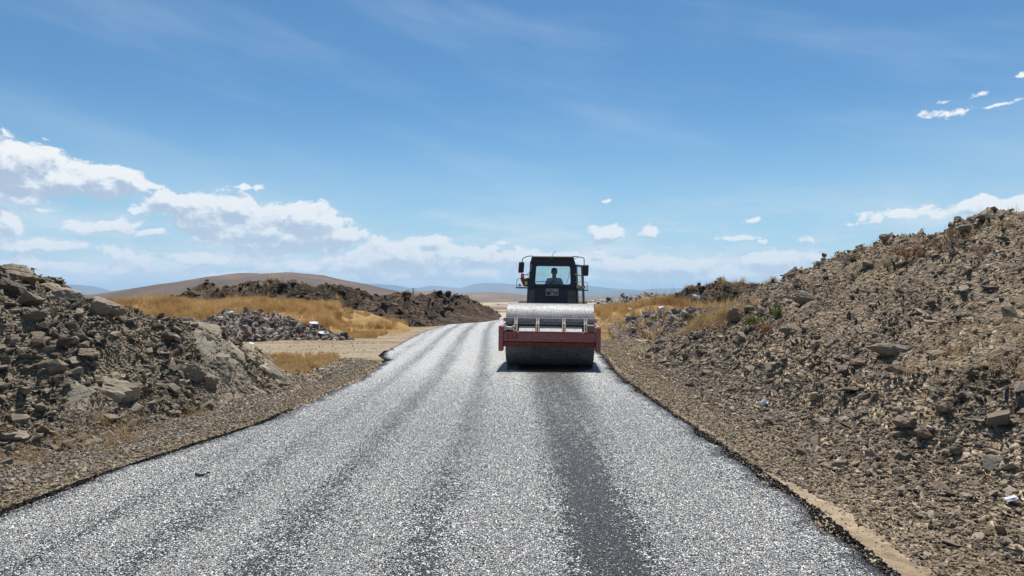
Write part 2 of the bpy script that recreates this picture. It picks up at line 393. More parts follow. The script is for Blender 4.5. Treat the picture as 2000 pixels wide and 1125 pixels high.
def dirt_color(T, P, c0, c1, c2, s=1.0):
    n1 = T.noise(P, .9 * s, 6, .62); n2 = T.noise(P, 9 * s, 5, .7)
    c = T.ramp(n1, [(.3, c0), (.5, c1), (.7, c2)])
    return T.mix(1.0, c, T.ramp(n2, [(.25, .62), (.5, 1.0), (.78, 1.38)]), 'MULTIPLY'), n2
def land_mat(name, c0, c1, c2, pebble=True, cell=26., strength=.8):
    m, T, b = newmat(name, .95, .1)
    g = T.n('ShaderNodeNewGeometry'); P = g.outputs['Position']
    c, n2 = dirt_color(T, P, c0, c1, c2)
    c = T.mix(T.n('ShaderNodeAttribute', attribute_name='low').outputs['Fac'], c, dirt_color(T, P, (.20, .15, .10), (.29, .225, .155), (.36, .285, .20))[0])
    h = n2
    if pebble:
        v = T.n('ShaderNodeTexVoronoi', ins={'Vector': P, 'Scale': cell}); 
        v2 = T.n('ShaderNodeTexVoronoi', ins={'Vector': P, 'Scale': cell * .43})
        sh = T.n('ShaderNodeSeparateColor', ins={0: v.outputs['Color']}).outputs[0]
        sh2 = T.n('ShaderNodeSeparateColor', ins={0: v2.outputs['Color']}).outputs[1]
        c = T.mix(1.0, c, T.ramp(sh, [(0, .6), (.5, .95), (1, 1.5)]), 'MULTIPLY')
        c = T.mix(1.0, c, T.ramp(sh2, [(0, .75), (.5, 1), (1, 1.25)]), 'MULTIPLY')
        h = T.m('ADD', T.m('MULTIPLY', v.outputs['Distance'], -.8), T.m('MULTIPLY', v2.outputs['Distance'], -1.4))
        bump(T, b, h, strength, .05)
    else:
        bump(T, b, h, .4, .03)
    T.L.new(c, b.inputs['Base Color'])
    return m
M['bank_r'] = land_mat('bank_scree', (.12, .093, .066), (.18, .141, .101), (.245, .193, .136))
M['bank_l'] = land_mat('bank_scree_grey', (.10, .082, .06), (.15, .125, .092), (.21, .17, .12))
M['berm'] = land_mat('dark_earth', (.028, .021, .016), (.055, .040, .029), (.115, .078, .048), True, 9)
M['grassy'] = land_mat('dry_turf', (.22, .14, .06), (.30, .19, .08), (.35, .24, .11), False)
M['heapbase'] = land_mat('rubble_dust', (.13, .10, .085), (.19, .155, .13), (.25, .2, .165), True, 14)
M['farslope'] = land_mat('far_rubble', (.12, .10, .08), (.20, .165, .13), (.27, .23, .18), True, 5)

def bedrock_blend():
    m, T, b = newmat('bank_left_surface', .93, .15)
    g = T.n('ShaderNodeNewGeometry'); P = g.outputs['Position']
    at = T.n('ShaderNodeAttribute', attribute_name='rock').outputs['Fac']
    c, n2 = dirt_color(T, P, (.10, .082, .06), (.15, .125, .092), (.21, .17, .12))
    v = T.n('ShaderNodeTexVoronoi', ins={'Vector': P, 'Scale': 26.})
    sh = T.n('ShaderNodeSeparateColor', ins={0: v.outputs['Color']}).outputs[0]
    c = T.mix(1.0, c, T.ramp(sh, [(0, .6), (.5, .95), (1, 1.5)]), 'MULTIPLY')
    Pr = T.v('MULTIPLY', P, (2.2, .9, 3.2))
    r1 = T.noise(Pr, 1.2, 7, .65); r2 = T.noise(P, 13, 6, .7)
    rc = T.ramp(r1, [(.3, (.13, .115, .092)), (.48, (.20, .178, .142)), (.62, (.27, .235, .185)), (.75, (.34, .27, .19))])
    rc = T.mix(1.0, rc, T.ramp(r2, [(.3, .7), (.5, 1), (.7, 1.2)]), 'MULTIPLY')
    cr = T.vor(T.v('ADD', T.v('MULTIPLY', P, (1.5, .7, 2)), T.v('MULTIPLY', T.n('ShaderNodeCombineXYZ', ins={0: r2, 1: r1, 2: r2}).outputs[0], (.35, .35, .35))), 3.0, 'DISTANCE_TO_EDGE')
    crk = T.sm(cr, .0, .03)
    rc = T.mix(1.0, rc, T.ramp(crk, [(0, .4), (1, 1.0)]), 'MULTIPLY')
    T.L.new(T.mix(at, c, rc), b.inputs['Base Color'])
    h = T.m('ADD', T.m('MULTIPLY', T.m('SUBTRACT', 1, at), T.m('MULTIPLY', v.outputs['Distance'], -1.2)), T.m('MULTIPLY', at, T.m('ADD', T.m('MULTIPLY', r2, .6), T.m('MULTIPLY', crk, .5))))
    bump(T, b, h, .7, .045)
    return m
M['bank_left'] = bedrock_blend()

def ground_mat():
    m, T, b = newmat('ground_dirt', .95, .1)
    g = T.n('ShaderNodeNewGeometry'); P = g.outputs['Position']
    sp = T.n('ShaderNodeSeparateXYZ', ins={0: P})
    z = {k: T.n('ShaderNodeAttribute', attribute_name=k).outputs['Fac'] for k in ('track', 'grass', 'far', 'smooth')}
    c, n2 = dirt_color(T, P, (.17, .125, .08), (.26, .20, .135), (.33, .26, .18))
    v = T.n('ShaderNodeTexVoronoi', ins={'Vector': P, 'Scale': 34.})
    v2 = T.n('ShaderNodeTexVoronoi', ins={'Vector': P, 'Scale': 13.})
    sh = T.n('ShaderNodeSeparateColor', ins={0: v.outputs['Color']}).outputs[0]
    sh2 = T.n('ShaderNodeSeparateColor', ins={0: v2.outputs['Color']}).outputs[0]
    peb = T.mix(1.0, T.ramp(sh, [(0, .6), (.5, .95), (1, 1.5)]), T.ramp(sh2, [(0, .75), (.5, 1), (1, 1.25)]), 'MULTIPLY')
    c = T.mix(T.m('SUBTRACT', 1, z['smooth']), c, T.mix(1.0, c, peb, 'MULTIPLY'))
    # packed dirt track: pale with ruts along its run
    rt = T.noise(T.v('MULTIPLY', P, (.25, 3.2, 1)), 1.4, 5, .6)
    tc = T.ramp(rt, [(.3, (.17, .135, .09)), (.5, (.25, .20, .138)), (.68, (.33, .27, .19))])
    c = T.mix(z['track'], c, tc)
    gc = T.ramp(T.noise(P, 2.2, 5, .6), [(.35, (.20, .125, .05)), (.5, (.30, .20, .085)), (.65, (.36, .25, .12))])
    c = T.mix(z['grass'], c, gc)
    # far plain: a patchwork of fields
    Pf = T.v('MULTIPLY', P, (.0032, .0046, 0))
    wv = T.noise(Pf, 1.3, 3, .5)
    Pf = T.v('ADD', Pf, T.v('MULTIPLY', T.n('ShaderNodeCombineXYZ', ins={0: wv, 1: wv}).outputs[0], (.5, .4, 0)))
    vf = T.n('ShaderNodeTexVoronoi', distance='CHEBYCHEV', ins={'Vector': Pf, 'Scale': 1.6, 'Randomness': .85})
    fr = T.n('ShaderNodeSeparateColor', ins={0: vf.outputs['Color']}).outputs[0]
    fc = T.ramp(fr, [(0, (.17, .115, .075)), (.18, (.40, .29, .165)), (.34, (.28, .185, .115)), (.5, (.19, .14, .10)), (.62, (.44, .33, .19)), (.8, (.14, .105, .08)), (.92, (.31, .215, .13))], 'CONSTANT')
    fe = T.n('ShaderNodeTexVoronoi', feature='DISTANCE_TO_EDGE', ins={'Vector': Pf, 'Scale': 1.6, 'Randomness': .85}).outputs['Distance']
    fc = T.mix(T.sm(fe, .03, .0), fc, (.12, .10, .07))
    fn = T.noise(P, .02, 6, .65)
    fc = T.mix(1.0, fc, T.ramp(fn, [(.3, .75), (.5, 1), (.7, 1.2)]), 'MULTIPLY')
    ds = T.sm(sp.outputs[1], 2200, 5000)
    fc = T.mix(T.m('MULTIPLY', ds, .75), fc, (.25, .165, .11))
    c = T.mix(z['far'], c, fc)
    T.L.new(c, b.inputs['Base Color'])
    h = T.m('MULTIPLY', T.m('SUBTRACT', 1, z['smooth']), T.m('ADD', T.m('MULTIPLY', v.outputs['Distance'], -1), T.m('MULTIPLY', v2.outputs['Distance'], -1.2)))
    bump(T, b, h, .6, .04)
    return m
M['ground'] = ground_mat()

def axis(segs):
    out = []
    for a, b_, st in segs: out.append(np.arange(a, b_, st))
    return np.concatenate(out + [[segs[-1][1]]])
def build_ground():
    xs = axis([(-14000, -2000, 1000), (-2000, -400, 160), (-400, -60, 34), (-60, -16, 4), (-16, -11, .5), (-11, 9, .14), (9, 16, .5), (16, 60, 4), (60, 400, 34), (400, 2000, 160), (2000, 14000, 1000)])
    ys = axis([(-60, -8, 6), (-8, 3, 1), (3, 14, .14), (14, 28, .2), (28, 60, .5), (60, 120, 3), (120, 400, 14), (400, 2400, 60), (2400, 16000, 600)])
    X, Y = np.meshgrid(xs, ys); Z = base(X, Y)
    me = grid_mesh('ground', X, Y, Z)
    x, y = X.ravel(), Y.ravel()
    L = road_l(y); Rr = road_r(y)
    yw = y + fbm(x, y, 1.2, 4, 57) * .5
    tr = sst(yw, 17.8, 18.4) * (1 - sst(yw, 22.4, 23.4)) * sst(L - x, -.1, .25)
    addattr(me, 'track', tr)
    gr = np.maximum.reduce([sst(y, 13.8, 14.6) * (1 - sst(y, 17.3, 18.2)) * sst(L - x, 1.3, 2.2) * .9, sst(y, 25.5, 28) * sst(L - x, 1.5, 3.5) * (1 - sst(y, 60, 80)), sst(y + fbm(x, y, 1.5, 3, 66) * 2, 24.5, 27) * sst(x - Rr + fbm(x, y, .8, 3, 67), 1.0, 2.4) * (1 - sst(y, 60, 80)), sst(x - Rr, 6, 9), sst(L - x, 8, 12) * (1 - sst(y, 15, 16))]) * (1 - sst(y, 80, 120))
    addattr(me, 'grass', gr * (1 - tr))
    addattr(me, 'far', sst(y + np.abs(x) * .3, 60, 110))
    nn = fbm(x, y, .5, 3, 55) * .2
    sm = np.maximum(sst(x, Rr - .1, Rr + .02) * (1 - sst(x - Rr + nn, .26 , .40)) * (1 - sst(y, 5.2, 7.5)), sst(L - x, -.1, .02) * (1 - sst(L - x + nn, .5, .75)) * sst(y, 9, 11)) * .8
    addattr(me, 'smooth', np.maximum(sm, tr))
    o = link('ground', me, M['ground'], smooth=True); tag(o, kind='structure'); return o
build_ground()

def road_mat():
    m, T, b = newmat('chip_seal_road', .75, .25)
    g = T.n('ShaderNodeNewGeometry'); P = g.outputs['Position']
    u = T.n('ShaderNodeAttribute', attribute_name='u').outputs['Fac']      # metres from the right edge side centre line
    e = T.n('ShaderNodeAttribute', attribute_name='edge').outputs['Fac']   # distance to the nearer edge
    y = T.n('ShaderNodeSeparateXYZ', ins={0: P}).outputs[1]
    V = T.n('ShaderNodeTexVoronoi', ins={'Vector': P, 'Scale': 78.})
    V2 = T.n('ShaderNodeTexVoronoi', ins={'Vector': P, 'Scale': 27.})
    r = T.n('ShaderNodeSeparateColor', ins={0: V.outputs['Color']}).outputs[0]
    r2 = T.n('ShaderNodeSeparateColor', ins={0: V2.outputs['Color']}).outputs[1]
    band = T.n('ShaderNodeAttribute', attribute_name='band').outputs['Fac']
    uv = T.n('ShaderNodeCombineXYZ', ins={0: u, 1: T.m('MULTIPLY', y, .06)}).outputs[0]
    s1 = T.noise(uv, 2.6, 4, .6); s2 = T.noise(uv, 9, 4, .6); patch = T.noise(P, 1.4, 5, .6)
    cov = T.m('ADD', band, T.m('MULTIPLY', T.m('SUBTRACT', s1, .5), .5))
    cov = T.m('ADD', cov, T.m('MULTIPLY', T.m('SUBTRACT', s2, .5), .4))
    cov = T.m('ADD', cov, T.m('MULTIPLY', T.m('SUBTRACT', patch, .5), .25))
    edge = T.sm(T.m('ADD', e, T.m('MULTIPLY', T.m('SUBTRACT', T.noise(P, 4.5, 4, .7), .5), .30)), .06, .24)
    cov = T.m('MULTIPLY', cov, edge)
    thr = T.m('SUBTRACT', T.m('ADD', T.m('MULTIPLY', r, .72), T.m('MULTIPLY', r2, .28)), cov)
    stone = T.sm(thr, .03, -.03)
    gap = T.sm(V.outputs['Distance'], .66, .48)
    stone = T.m('MULTIPLY', stone, gap)
    sc = T.ramp(T.n('ShaderNodeSeparateColor', ins={0: V.outputs['Color']}).outputs[2], [(0, (.46, .455, .44)), (.35, (.68, .67, .65)), (.7, (.78, .77, .75)), (1, (.87, .86, .84))])
    bc = T.ramp(T.noise(P, 30, 3, .7), [(.3, (.012, .012, .013)), (.7, (.035, .034, .033))])
    T.L.new(T.mix(stone, bc, sc), b.inputs['Base Color'])
    T.L.new(T.ramp(stone, [(0, .42), (1, .9)]), b.inputs['Roughness'])
    bump(T, b, T.m('ADD', T.m('MULTIPLY', V.outputs['Distance'], -1.0), T.m('MULTIPLY', stone, .5)), .75, .012)
    return m
M['road'] = road_mat()
def band_at(x, y):
    """how thickly the white chips lie across the road (0..1): wheel and spreader lanes"""
    c = np.interp(y, [3, 6, 10, 14, 20, 30, 40, 48], [0.0, 0.0, 0., -.02, -.2, -.55, -.55, .3])
    xr = x - c
    d = .96 + 0 * x
    def g(mu, w, a): return a * np.exp(-((xr - mu) / w) ** 2)
    mu = np.interp(y, [4, 8, 12, 15], [.60, .68, .82, .90]); wd = np.interp(y, [4, 8, 12, 15], [.30, .46, .62, .75])
    d = d - .74 * np.exp(-(np.abs(xr - mu) / wd) ** 3) * (1 - sst(y, 15.2, 16.5)) - .55 * sst(y, 14.0, 14.7) * (1 - sst(y, 15.9, 16.5)) * sst(x, -.5, -.1) * (1 - sst(x, 1.8, 2.1))  # last term thins chips around the drum front, painting its shadow darker
    d = d - g(-.58, .24, .50) - g(-.05, .12, .22) * sst(y, 7, 10) - g(-1.5, .26, .52) - g(-2.3, .2, .46) - g(-2.95, .14, .34) - g(2.0, .2, .3)
    d = d + g(.1, .16, .2) + g(-1.0, .22, .2) + g(-1.95, .2, .2) + g(1.6, .15, .15) - .17 * (1 - sst(y, 4, 9))
    return d
def build_road():
    ys = axis([(-8, 3, .25), (3, 20, .05), (20, 56, .12)])
    n = 64
    l = road_l(ys) + fbm(ys, ys * 0, .35, 4, 101) * .11; r_ = road_r(ys) + fbm(ys, ys * 0 + 5, .35, 4, 102) * .12
    t = np.linspace(0, 1, n)
    X = l[:, None] + (r_ - l)[:, None] * t[None, :]; Y = np.repeat(ys[:, None], n, 1)
    Z = base(X, Y) + .004 + .012 * np.clip(np.minimum(t, 1 - t) * 60, 0, 1)[None, :]
    Z[:, 0] -= .02; Z[:, -1] -= .02
    me = grid_mesh('road', X, Y, Z)
    x, y = X.ravel(), Y.ravel()
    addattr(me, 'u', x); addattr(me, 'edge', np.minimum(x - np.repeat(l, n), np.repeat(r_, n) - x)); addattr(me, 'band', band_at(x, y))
    o = link('road', me, M['road'], smooth=True); tag(o, kind='structure'); return o
build_road()

def hf(name, f, x0, x1, y0, y1, st, mat, label=None, cat=None, kind=None, rock=None, smooth=False, lift=.0):
    xs = np.arange(x0, x1, st); ys = np.arange(y0, y1, st)
    X, Y = np.meshgrid(xs, ys)
    X = X + (_h(X * 91, Y * 77, 5) - .5) * st * .7; Y = Y + (_h(X * 57, Y * 83, 6) - .5) * st * .7
    Z = f(X, Y) + lift
    me = grid_mesh(name, X, Y, Z, Z > base(X, Y) - .04)
    o = link(name, me, mat, smooth=smooth)
    if rock is not None:
        co = np.empty(len(me.vertices) * 3, np.float32); me.vertices.foreach_get('co', co); co = co.reshape(-1, 3)
        addattr(me, 'rock', rock(co[:, 0], co[:, 1]))
    tag(o, label, cat, kind=kind); return o
bank_r = hf('rocky_bank', right_h, 2.5, 15, 2.6, 24.3, .065, M['bank_r'], 'tall bank of loose brown scree rising to the right of the road', kind='structure')
bank_l = hf('rocky_bank', left_h, -13, -3.6, 2.6, 14.4, .055, M['bank_left'], 'low bank of grey broken rock along the left edge of the road', kind='structure', rock=outcrop_w)
co = np.empty(len(bank_r.data.vertices) * 3, np.float32); bank_r.data.vertices.foreach_get('co', co); co = co.reshape(-1, 3)
addattr(bank_r.data, 'low', (1 - sst(co[:, 0] + fbm(co[:, 0], co[:, 1], 1.2, 3, 58) * .5 - np.interp(co[:, 1], [3, 10, 20], [4.6, 4.2, 3.9]), -.3, .8)))
berm = hf('earth_mound', berm_h, -25, -.8, 31, 57, .16, M['berm'], 'long dark berm of dumped earth and stone left of the road crest', 'earth mound')
grl = hf('grassy_mound', grl_h, -32, -4.2, 24, 44, .3, M['grassy'], kind='structure', smooth=True)
tus = hf('grassy_mound', tus_h, -11, -3.4, 26, 34, .2, M['grassy'], kind='structure', smooth=True)
grr = hf('grassy_mound', grr_h, 2.9, 30, 21, 38, .25, M['grassy'], kind='structure', smooth=True)
dmr = hf('earth_mound', dmr_h, 8, 28, 34, 46, .2, M['berm'], 'dark cut face of an earth mound behind the dry grass on the right', 'earth mound')
frs = hf('rubble_slope', frs_h, 4, 30, 48, 66, .3, M['farslope'], kind='structure')
heap = hf('rubble_heap', heap_h, -13, -5.5, 22.5, 29, .09, M['heapbase'], 'wide heap of building rubble beside the dirt track on the left', 'rubble heap')
heapr = hf('rubble_heap', heapr_h, 3.8, 10.5, 23, 30, .1, M['heapbase'], 'scattered heap of building rubble in dry grass on the right', 'rubble heap')

# ------------------------------------------------------------------ distant hills and mountains
def ridge_land(name, pts, Y, front, back, mat, z0=-22, rough=.06, step=120, label=None):
    xs_ = np.array([(p - 1000) / F * Y for p, q in pts]); zs_ = np.array([EYE + (575 - q) / F * Y for p, q in pts])
    xs = np.linspace(xs_[0] - front * .25, xs_[-1] + front * .25, max(40, int((xs_[-1] - xs_[0]) / step)))
    ts = np.linspace(-1, 1, 49)
    X, Tt = np.meshgrid(xs, ts)
    Yy = Y + np.where(Tt < 0, Tt * front, Tt * back)
    crest = np.interp(X, xs_, zs_, left=z0, right=z0) - z0
    k = 1 - np.abs(Tt) ** 1.5; prof = k * k * (3 - 2 * k)
    n = fbm(X, Yy, (xs_[-1] - xs_[0]) * .07, 6, 33)
    rg = np.abs(fbm(X + Yy * .35, Yy * .45, (xs_[-1] - xs_[0]) * .06, 5, 35))
    Z = z0 - 3 + crest * prof * (1 + n * rough * (1 - prof * .6)) - rg * crest * rough * 4.5 * k * (1 - prof * .85)
    me = grid_mesh(name, X, Yy, Z)
    o = link(name, me, mat, smooth=True); tag(o, label, kind='structure'); return o
def hill_mat(name, a, b_, c_, sc):
    m, T, b = newmat(name, .95, .05)
    g = T.n('ShaderNodeNewGeometry'); P = g.outputs['Position']
    n = T.noise(P, sc, 8, .62); n2 = T.noise(T.v('MULTIPLY', P, (1, .3, 2)), sc * 6, 6, .6)
    c = T.ramp(n, [(.32, a), (.5, b_), (.68, c_)])
    c = T.mix(1.0, c, T.ramp(n2, [(.3, .8), (.5, 1), (.7, 1.18)]), 'MULTIPLY')
    T.L.new(c, b.inputs['Base Color']); return m
M['hill'] = hill_mat('hill_steppe', (.075, .052, .036), (.115, .078, .053), (.165, .112, .075), .004)
M['hill2'] = hill_mat('low_hill_steppe', (.11, .075, .052), (.16, .11, .075), (.22, .155, .10), .003)
M['mount'] = hill_mat('mountain_rock', (.05, .055, .06), (.09, .09, .085), (.14, .13, .11), .0006)
ridge_land('hill', [(90, 583), (170, 578), (250, 573), (300, 570), (350, 562), (400, 551), (440, 545), (480, 537), (505, 533), (516, 532.5), (540, 536), (562, 533), (590, 531), (612, 533), (640, 540), (700, 552), (760, 566), (800, 573), (850, 580)], 1700, 650, 700, M['hill'], rough=.05, step=9)
ridge_land('low_hill', [(700, 578), (750, 573), (790, 568.5), (830, 567), (870, 568), (900, 572), (950, 569), (985, 570.5), (1030, 574), (1100, 579)], 2600, 700, 900, M['hill2'], rough=.04, step=12)
ridge_land('low_hill', [(1060, 580), (1120, 577), (1200, 577.5), (1290, 577), (1400, 576), (1700, 578)], 3300, 900, 900, M['hill2'], rough=.04, step=20)
ridge_land('mountain_range', [(640, 562), (700, 556), (720, 553.5), (745, 554.5), (775, 557), (800, 562.5), (820, 563), (845, 557.5), (880, 561), (903, 563), (920, 557), (935, 553.5), (955, 553), (980, 553.5), (1010, 556), (1060, 556), (1100, 559), (1140, 557.5), (1170, 561), (1190, 563.5), (1215, 564), (1258, 567), (1275, 563.5), (1300, 563), (1330, 562), (1380, 565), (1460, 566), (1600, 564), (1900, 568)], 12500, 2400, 1500, M['mount'], rough=.06, step=60)
ridge_land('mountain', [(1150, 577), (1170, 573), (1190, 569), (1207, 567.5), (1225, 570), (1250, 575), (1265, 577)], 9000, 1100, 900, M['mount'], rough=.05, step=25)
ridge_land('mountain', [(-60, 566), (20, 560), (90, 555), (118, 554.5), (140, 555.5), (165, 558), (182, 563), (200, 569.5), (225, 577)], 9500, 1500, 900, M['mount'], rough=.05, step=40)
ridge_land('low_hill', [(-500, 578), (-200, 573), (60, 572), (150, 574), (260, 579)], 3000, 700, 800, M['hill2'], rough=.04, step=30)
# ------------------------------------------------------------------ stones
def hull_mesh(name, seed, n=13, dims=(1, .8, .6), blocky=.5):
    r = np.random.default_rng(seed)
    P = []
    for sx in (-1, 1):
        for sy in (-1, 1):
            for sz in (-1, 1):
                if r.random() < .86: P.append(np.array([sx, sy, sz]) * (1 - r.random(3) * blocky))
    while len(P) < n:
        v = r.normal(size=3); v /= np.linalg.norm(v); P.append(v * (1.05 + .2 * r.random()))
    bm = bmesh.new()
    for p in P: bm.verts.new(np.array(p) * np.array(dims) * .5)
    res = bmesh.ops.convex_hull(bm, input=bm.verts)
    bmesh.ops.delete(bm, geom=[g for g in set(res['geom_interior'] + res['geom_unused']) if isinstance(g, bmesh.types.BMVert)], context='VERTS')
    me = bpy.data.meshes.new(name); bm.to_mesh(me); bm.free(); return me
def boulder_mesh(name, seed, dims=(1, .8, .6), n=16, cuts=3, rough=.05):
    """angular boulder: a ball cut back by many random planes, then broken into steps along a bedding direction"""
    bm = bmesh.new(); bmesh.ops.create_icosphere(bm, subdivisions=4 if cuts > 2 else 3, radius=1)
    D = np.array([v.co[:] for v in bm.verts]); r = np.random.default_rng(seed)
    n = max(8, n // 2 + 2); N = r.normal(size=(n + 14, 3)); N /= np.linalg.norm(N, axis=1)[:, None]
    hgt = np.concatenate([r.uniform(.50, .80, n), r.uniform(.80, .95, 14)])
    dt = D @ N.T; rad = np.min(np.where(dt > .05, hgt / np.maximum(dt, .05), 9), axis=1)
    Pp = D * np.minimum(rad, 1.15)[:, None]
    bed = r.normal(size=3); bed /= np.linalg.norm(bed)
    t = Pp @ bed * 3.2 + .25 * np.sin(Pp @ r.normal(size=3) * 3)
    st = (np.floor(t) - t + .5); Pp = Pp * (1 + st * .05)[:, None]
    k2 = np.abs(np.sin(Pp @ (r.normal(size=(3, 5)) * 3.1) + r.uniform(0, 6, 5))).min(1)
    Pp = Pp * (1 - .07 * (k2 < .12))[:, None] + r.normal(size=Pp.shape) * .010
    Pp = Pp * np.array(dims) * .56
    for v, p in zip(bm.verts, Pp): v.co = p
    me = bpy.data.meshes.new(name); bm.to_mesh(me); bm.free(); return me
PROT = {}
def protos(mat, kind='stone'):
    key = (mat, kind)
    if key not in PROT:
        L = []
        for i in range(10):
            dm = [(1, .75, .55), (1, .8, .42), (1, .9, .75), (1, .6, .5), (.95, .9, .35)][i % 5]
            me = hull_mesh('stone', 300 + i * 7, 10 if kind == 'chip' else 12 + i % 3, dm, .5)
            me.materials.append(M[mat]); L.append(me)
        PROT[key] = L
    return PROT[key]

def scatter(name, P, Rt, S, meshes, parent=None, label=None, cat=None):
    """many small pieces as one counted-as-stuff object: points carrying turn, size and which prototype"""
    n = len(P)
    me = bpy.data.meshes.new(name)
    me.vertices.add(n); me.vertices.foreach_set('co', np.asarray(P, np.float32).ravel())
    a = me.attributes.new('turn', 'FLOAT_VECTOR', 'POINT'); a.data.foreach_set('vector', np.asarray(Rt, np.float32).ravel())
    a = me.attributes.new('size', 'FLOAT_VECTOR', 'POINT'); a.data.foreach_set('vector', np.asarray(S, np.float32).ravel())
    a = me.attributes.new('which', 'INT', 'POINT'); a.data.foreach_set('value', rng.integers(0, len(meshes), n).astype(np.int32))
    o = link(name, me, None, parent); tag(o, label, cat, kind='stuff')
    ng = bpy.data.node_groups.new(name + '_spread', 'GeometryNodeTree')
    ng.interface.new_socket('Geometry', in_out='INPUT', socket_type='NodeSocketGeometry')
    ng.interface.new_socket('Geometry', in_out='OUTPUT', socket_type='NodeSocketGeometry')
    N, L = ng.nodes, ng.links
    gi = N.new('NodeGroupInput'); go = N.new('NodeGroupOutput')
    jn = N.new('GeometryNodeJoinGeometry')
    for m_ in meshes:
        src = bpy.data.objects.get('src_' + m_.name) or bpy.data.objects.new('src_' + m_.name, m_)
        oi = N.new('GeometryNodeObjectInfo'); oi.inputs['Object'].default_value = src; oi.inputs['As Instance'].default_value = True
        L.new(oi.outputs['Geometry'], jn.inputs[0])
    def at(nm, t):
        q = N.new('GeometryNodeInputNamedAttribute'); q.data_type = t; q.inputs[0].default_value = nm; return q.outputs[0]
    ip = N.new('GeometryNodeInstanceOnPoints')
    L.new(gi.outputs[0], ip.inputs['Points']); L.new(jn.outputs[0], ip.inputs['Instance'])
    ip.inputs['Pick Instance'].default_value = True
    L.new(at('which', 'INT'), ip.inputs['Instance Index']); L.new(at('turn', 'FLOAT_VECTOR'), ip.inputs['Rotation']); L.new(at('size', 'FLOAT_VECTOR'), ip.inputs['Scale'])
    L.new(ip.outputs[0], go.inputs[0])
    md = o.modifiers.new('spread', 'NODES'); md.node_group = ng
    return o
def rand_turn(n, tilt=.4):
    return np.stack([rng.normal(0, tilt, n), rng.normal(0, tilt, n), rng.uniform(0, 6.283, n)], -1)
def sizes(n, lo, hi, p=2.4):
    """power-law sizes"""
    u = rng.random(n); a = 1 - p
    return (lo ** a + u * (hi ** a - lo ** a)) ** (1 / a)
def in_view(x, y, z, pad=30):
    px = 1000 + x / y * F; py = 575 - (z - EYE) / y * F
    return (y > 1) & (px > -pad) & (px < 2000 + pad) & (py > -pad) & (py < 1125 + pad)
def visible(x, y, z, eps=.04):
    """is the point in the line of sight of the camera over the land?"""
    ok = np.ones(len(x), bool)
    for t in np.linspace(.25, .985, 34):
        ok &= (EYE + (z - EYE) * t + eps * 1.0) > land(x * t, y * t)
    return ok

def place_stones(name, parent, mat, N, xr, yr, f, lo, hi, p, cond=None, sink=.18, tilt=.45, singles=0, flat=1.0, max_single=300, big=1.0, label=None):
    x = rng.uniform(*xr, N); y = rng.uniform(*yr, N)
    z = f(x, y); b = base(x, y)
    k = z > b + .0
    if cond is not None: k &= cond(x, y)
    x, y, z = x[k], y[k], z[k]; n = len(x)
    s = sizes(n, lo, hi, p) * big
    S = np.stack([s * rng.uniform(.8, 1.25, n), s * rng.uniform(.8, 1.2, n), s * rng.uniform(.7, 1.15, n) * flat], -1)
    P = np.stack([x, y, z + s * (.22 - sink)], -1); T_ = rand_turn(n, tilt)
    vis = in_view(x, y, z, 420)
    P, S, T_, s = P[vis], S[vis], T_[vis], s[vis]
    if singles:
        pxs = s / P[:, 1] * F
        seen = np.zeros(len(s), bool); cand = np.argsort(-pxs)[:singles * 3]
        seen[cand] = visible(P[cand, 0], P[cand, 1], P[cand, 2] + s[cand] * .35)
        order = [i for i in cand if seen[i]][:singles]
        pr = protos(mat)
        for j, i in enumerate(order):
            o = bpy.data.objects.new('stone', pr[j % len(pr)]); COL.objects.link(o)
            o.location = P[i]; o.rotation_euler = T_[i]; o.scale = S[i]; o.parent = parent
        m = np.ones(len(s), bool); m[order] = False
        P, S, T_ = P[m], S[m], T_[m]
    return scatter(name, P, T_, S, protos(mat), parent, label)

# right bank: medium stones (the largest are parts of their own), then small ones
place_stones('loose_stones', bank_r, 'rock_tan', 30000, (2.6, 13), (3, 24), right_h, .042, .235, 2.7, lambda x, y: (x > 3.1) & (rng.random(len(x)) < np.clip(.62 + fbm(x, y * .6, 1.6, 3, 301) * 1.5, .12, 1)) & (rng.random(len(x)) < np.clip((x - 2.9) / 1.4, .1, 1)), singles=290, flat=.8)
place_stones('small_stones', bank_r, 'rock_tan', 90000, (2.5, 9), (3, 17), right_h, .018, .06, 2.2, lambda x, y: rng.random(len(x)) < np.clip(7.5 / y, 0, 1) * np.clip(.7 + fbm(x, y * .6, 1.6, 3, 301) * 1.6, .15, 1), flat=.8)
place_stones('pebbles', bank_r, 'gravel', 70000, (2.5, 5.2), (3.2, 16), right_h, .012, .04, 2.0, lambda x, y: rng.random(len(x)) < np.clip(6.5 / y, 0, 1) * np.clip((5.4 - x) / 1.5, 0, 1))
place_stones('loose_stones', bank_r, 'gravel', 7000, (2.8, 6), (3.2, 18), right_h, .035, .13, 2.6, lambda x, y: rng.random(len(x)) < np.clip((5.2 - x) / 1.6, 0, 1), flat=.75)
# left bank
place_stones('loose_stones', bank_l, 'rock_grey', 20000, (-12, -3.8), (4, 14), left_h, .04, .24, 2.6, lambda x, y: rng.random(len(x)) > outcrop_w(x, y) * 1.2, singles=290, flat=.7)
place_stones('small_stones', bank_l, 'rock_grey', 70000, (-10, -3.8), (4.5, 13.5), left_h, .016, .055, 2.2, lambda x, y: rng.random(len(x)) > outcrop_w(x, y) * 1.25, flat=.75)

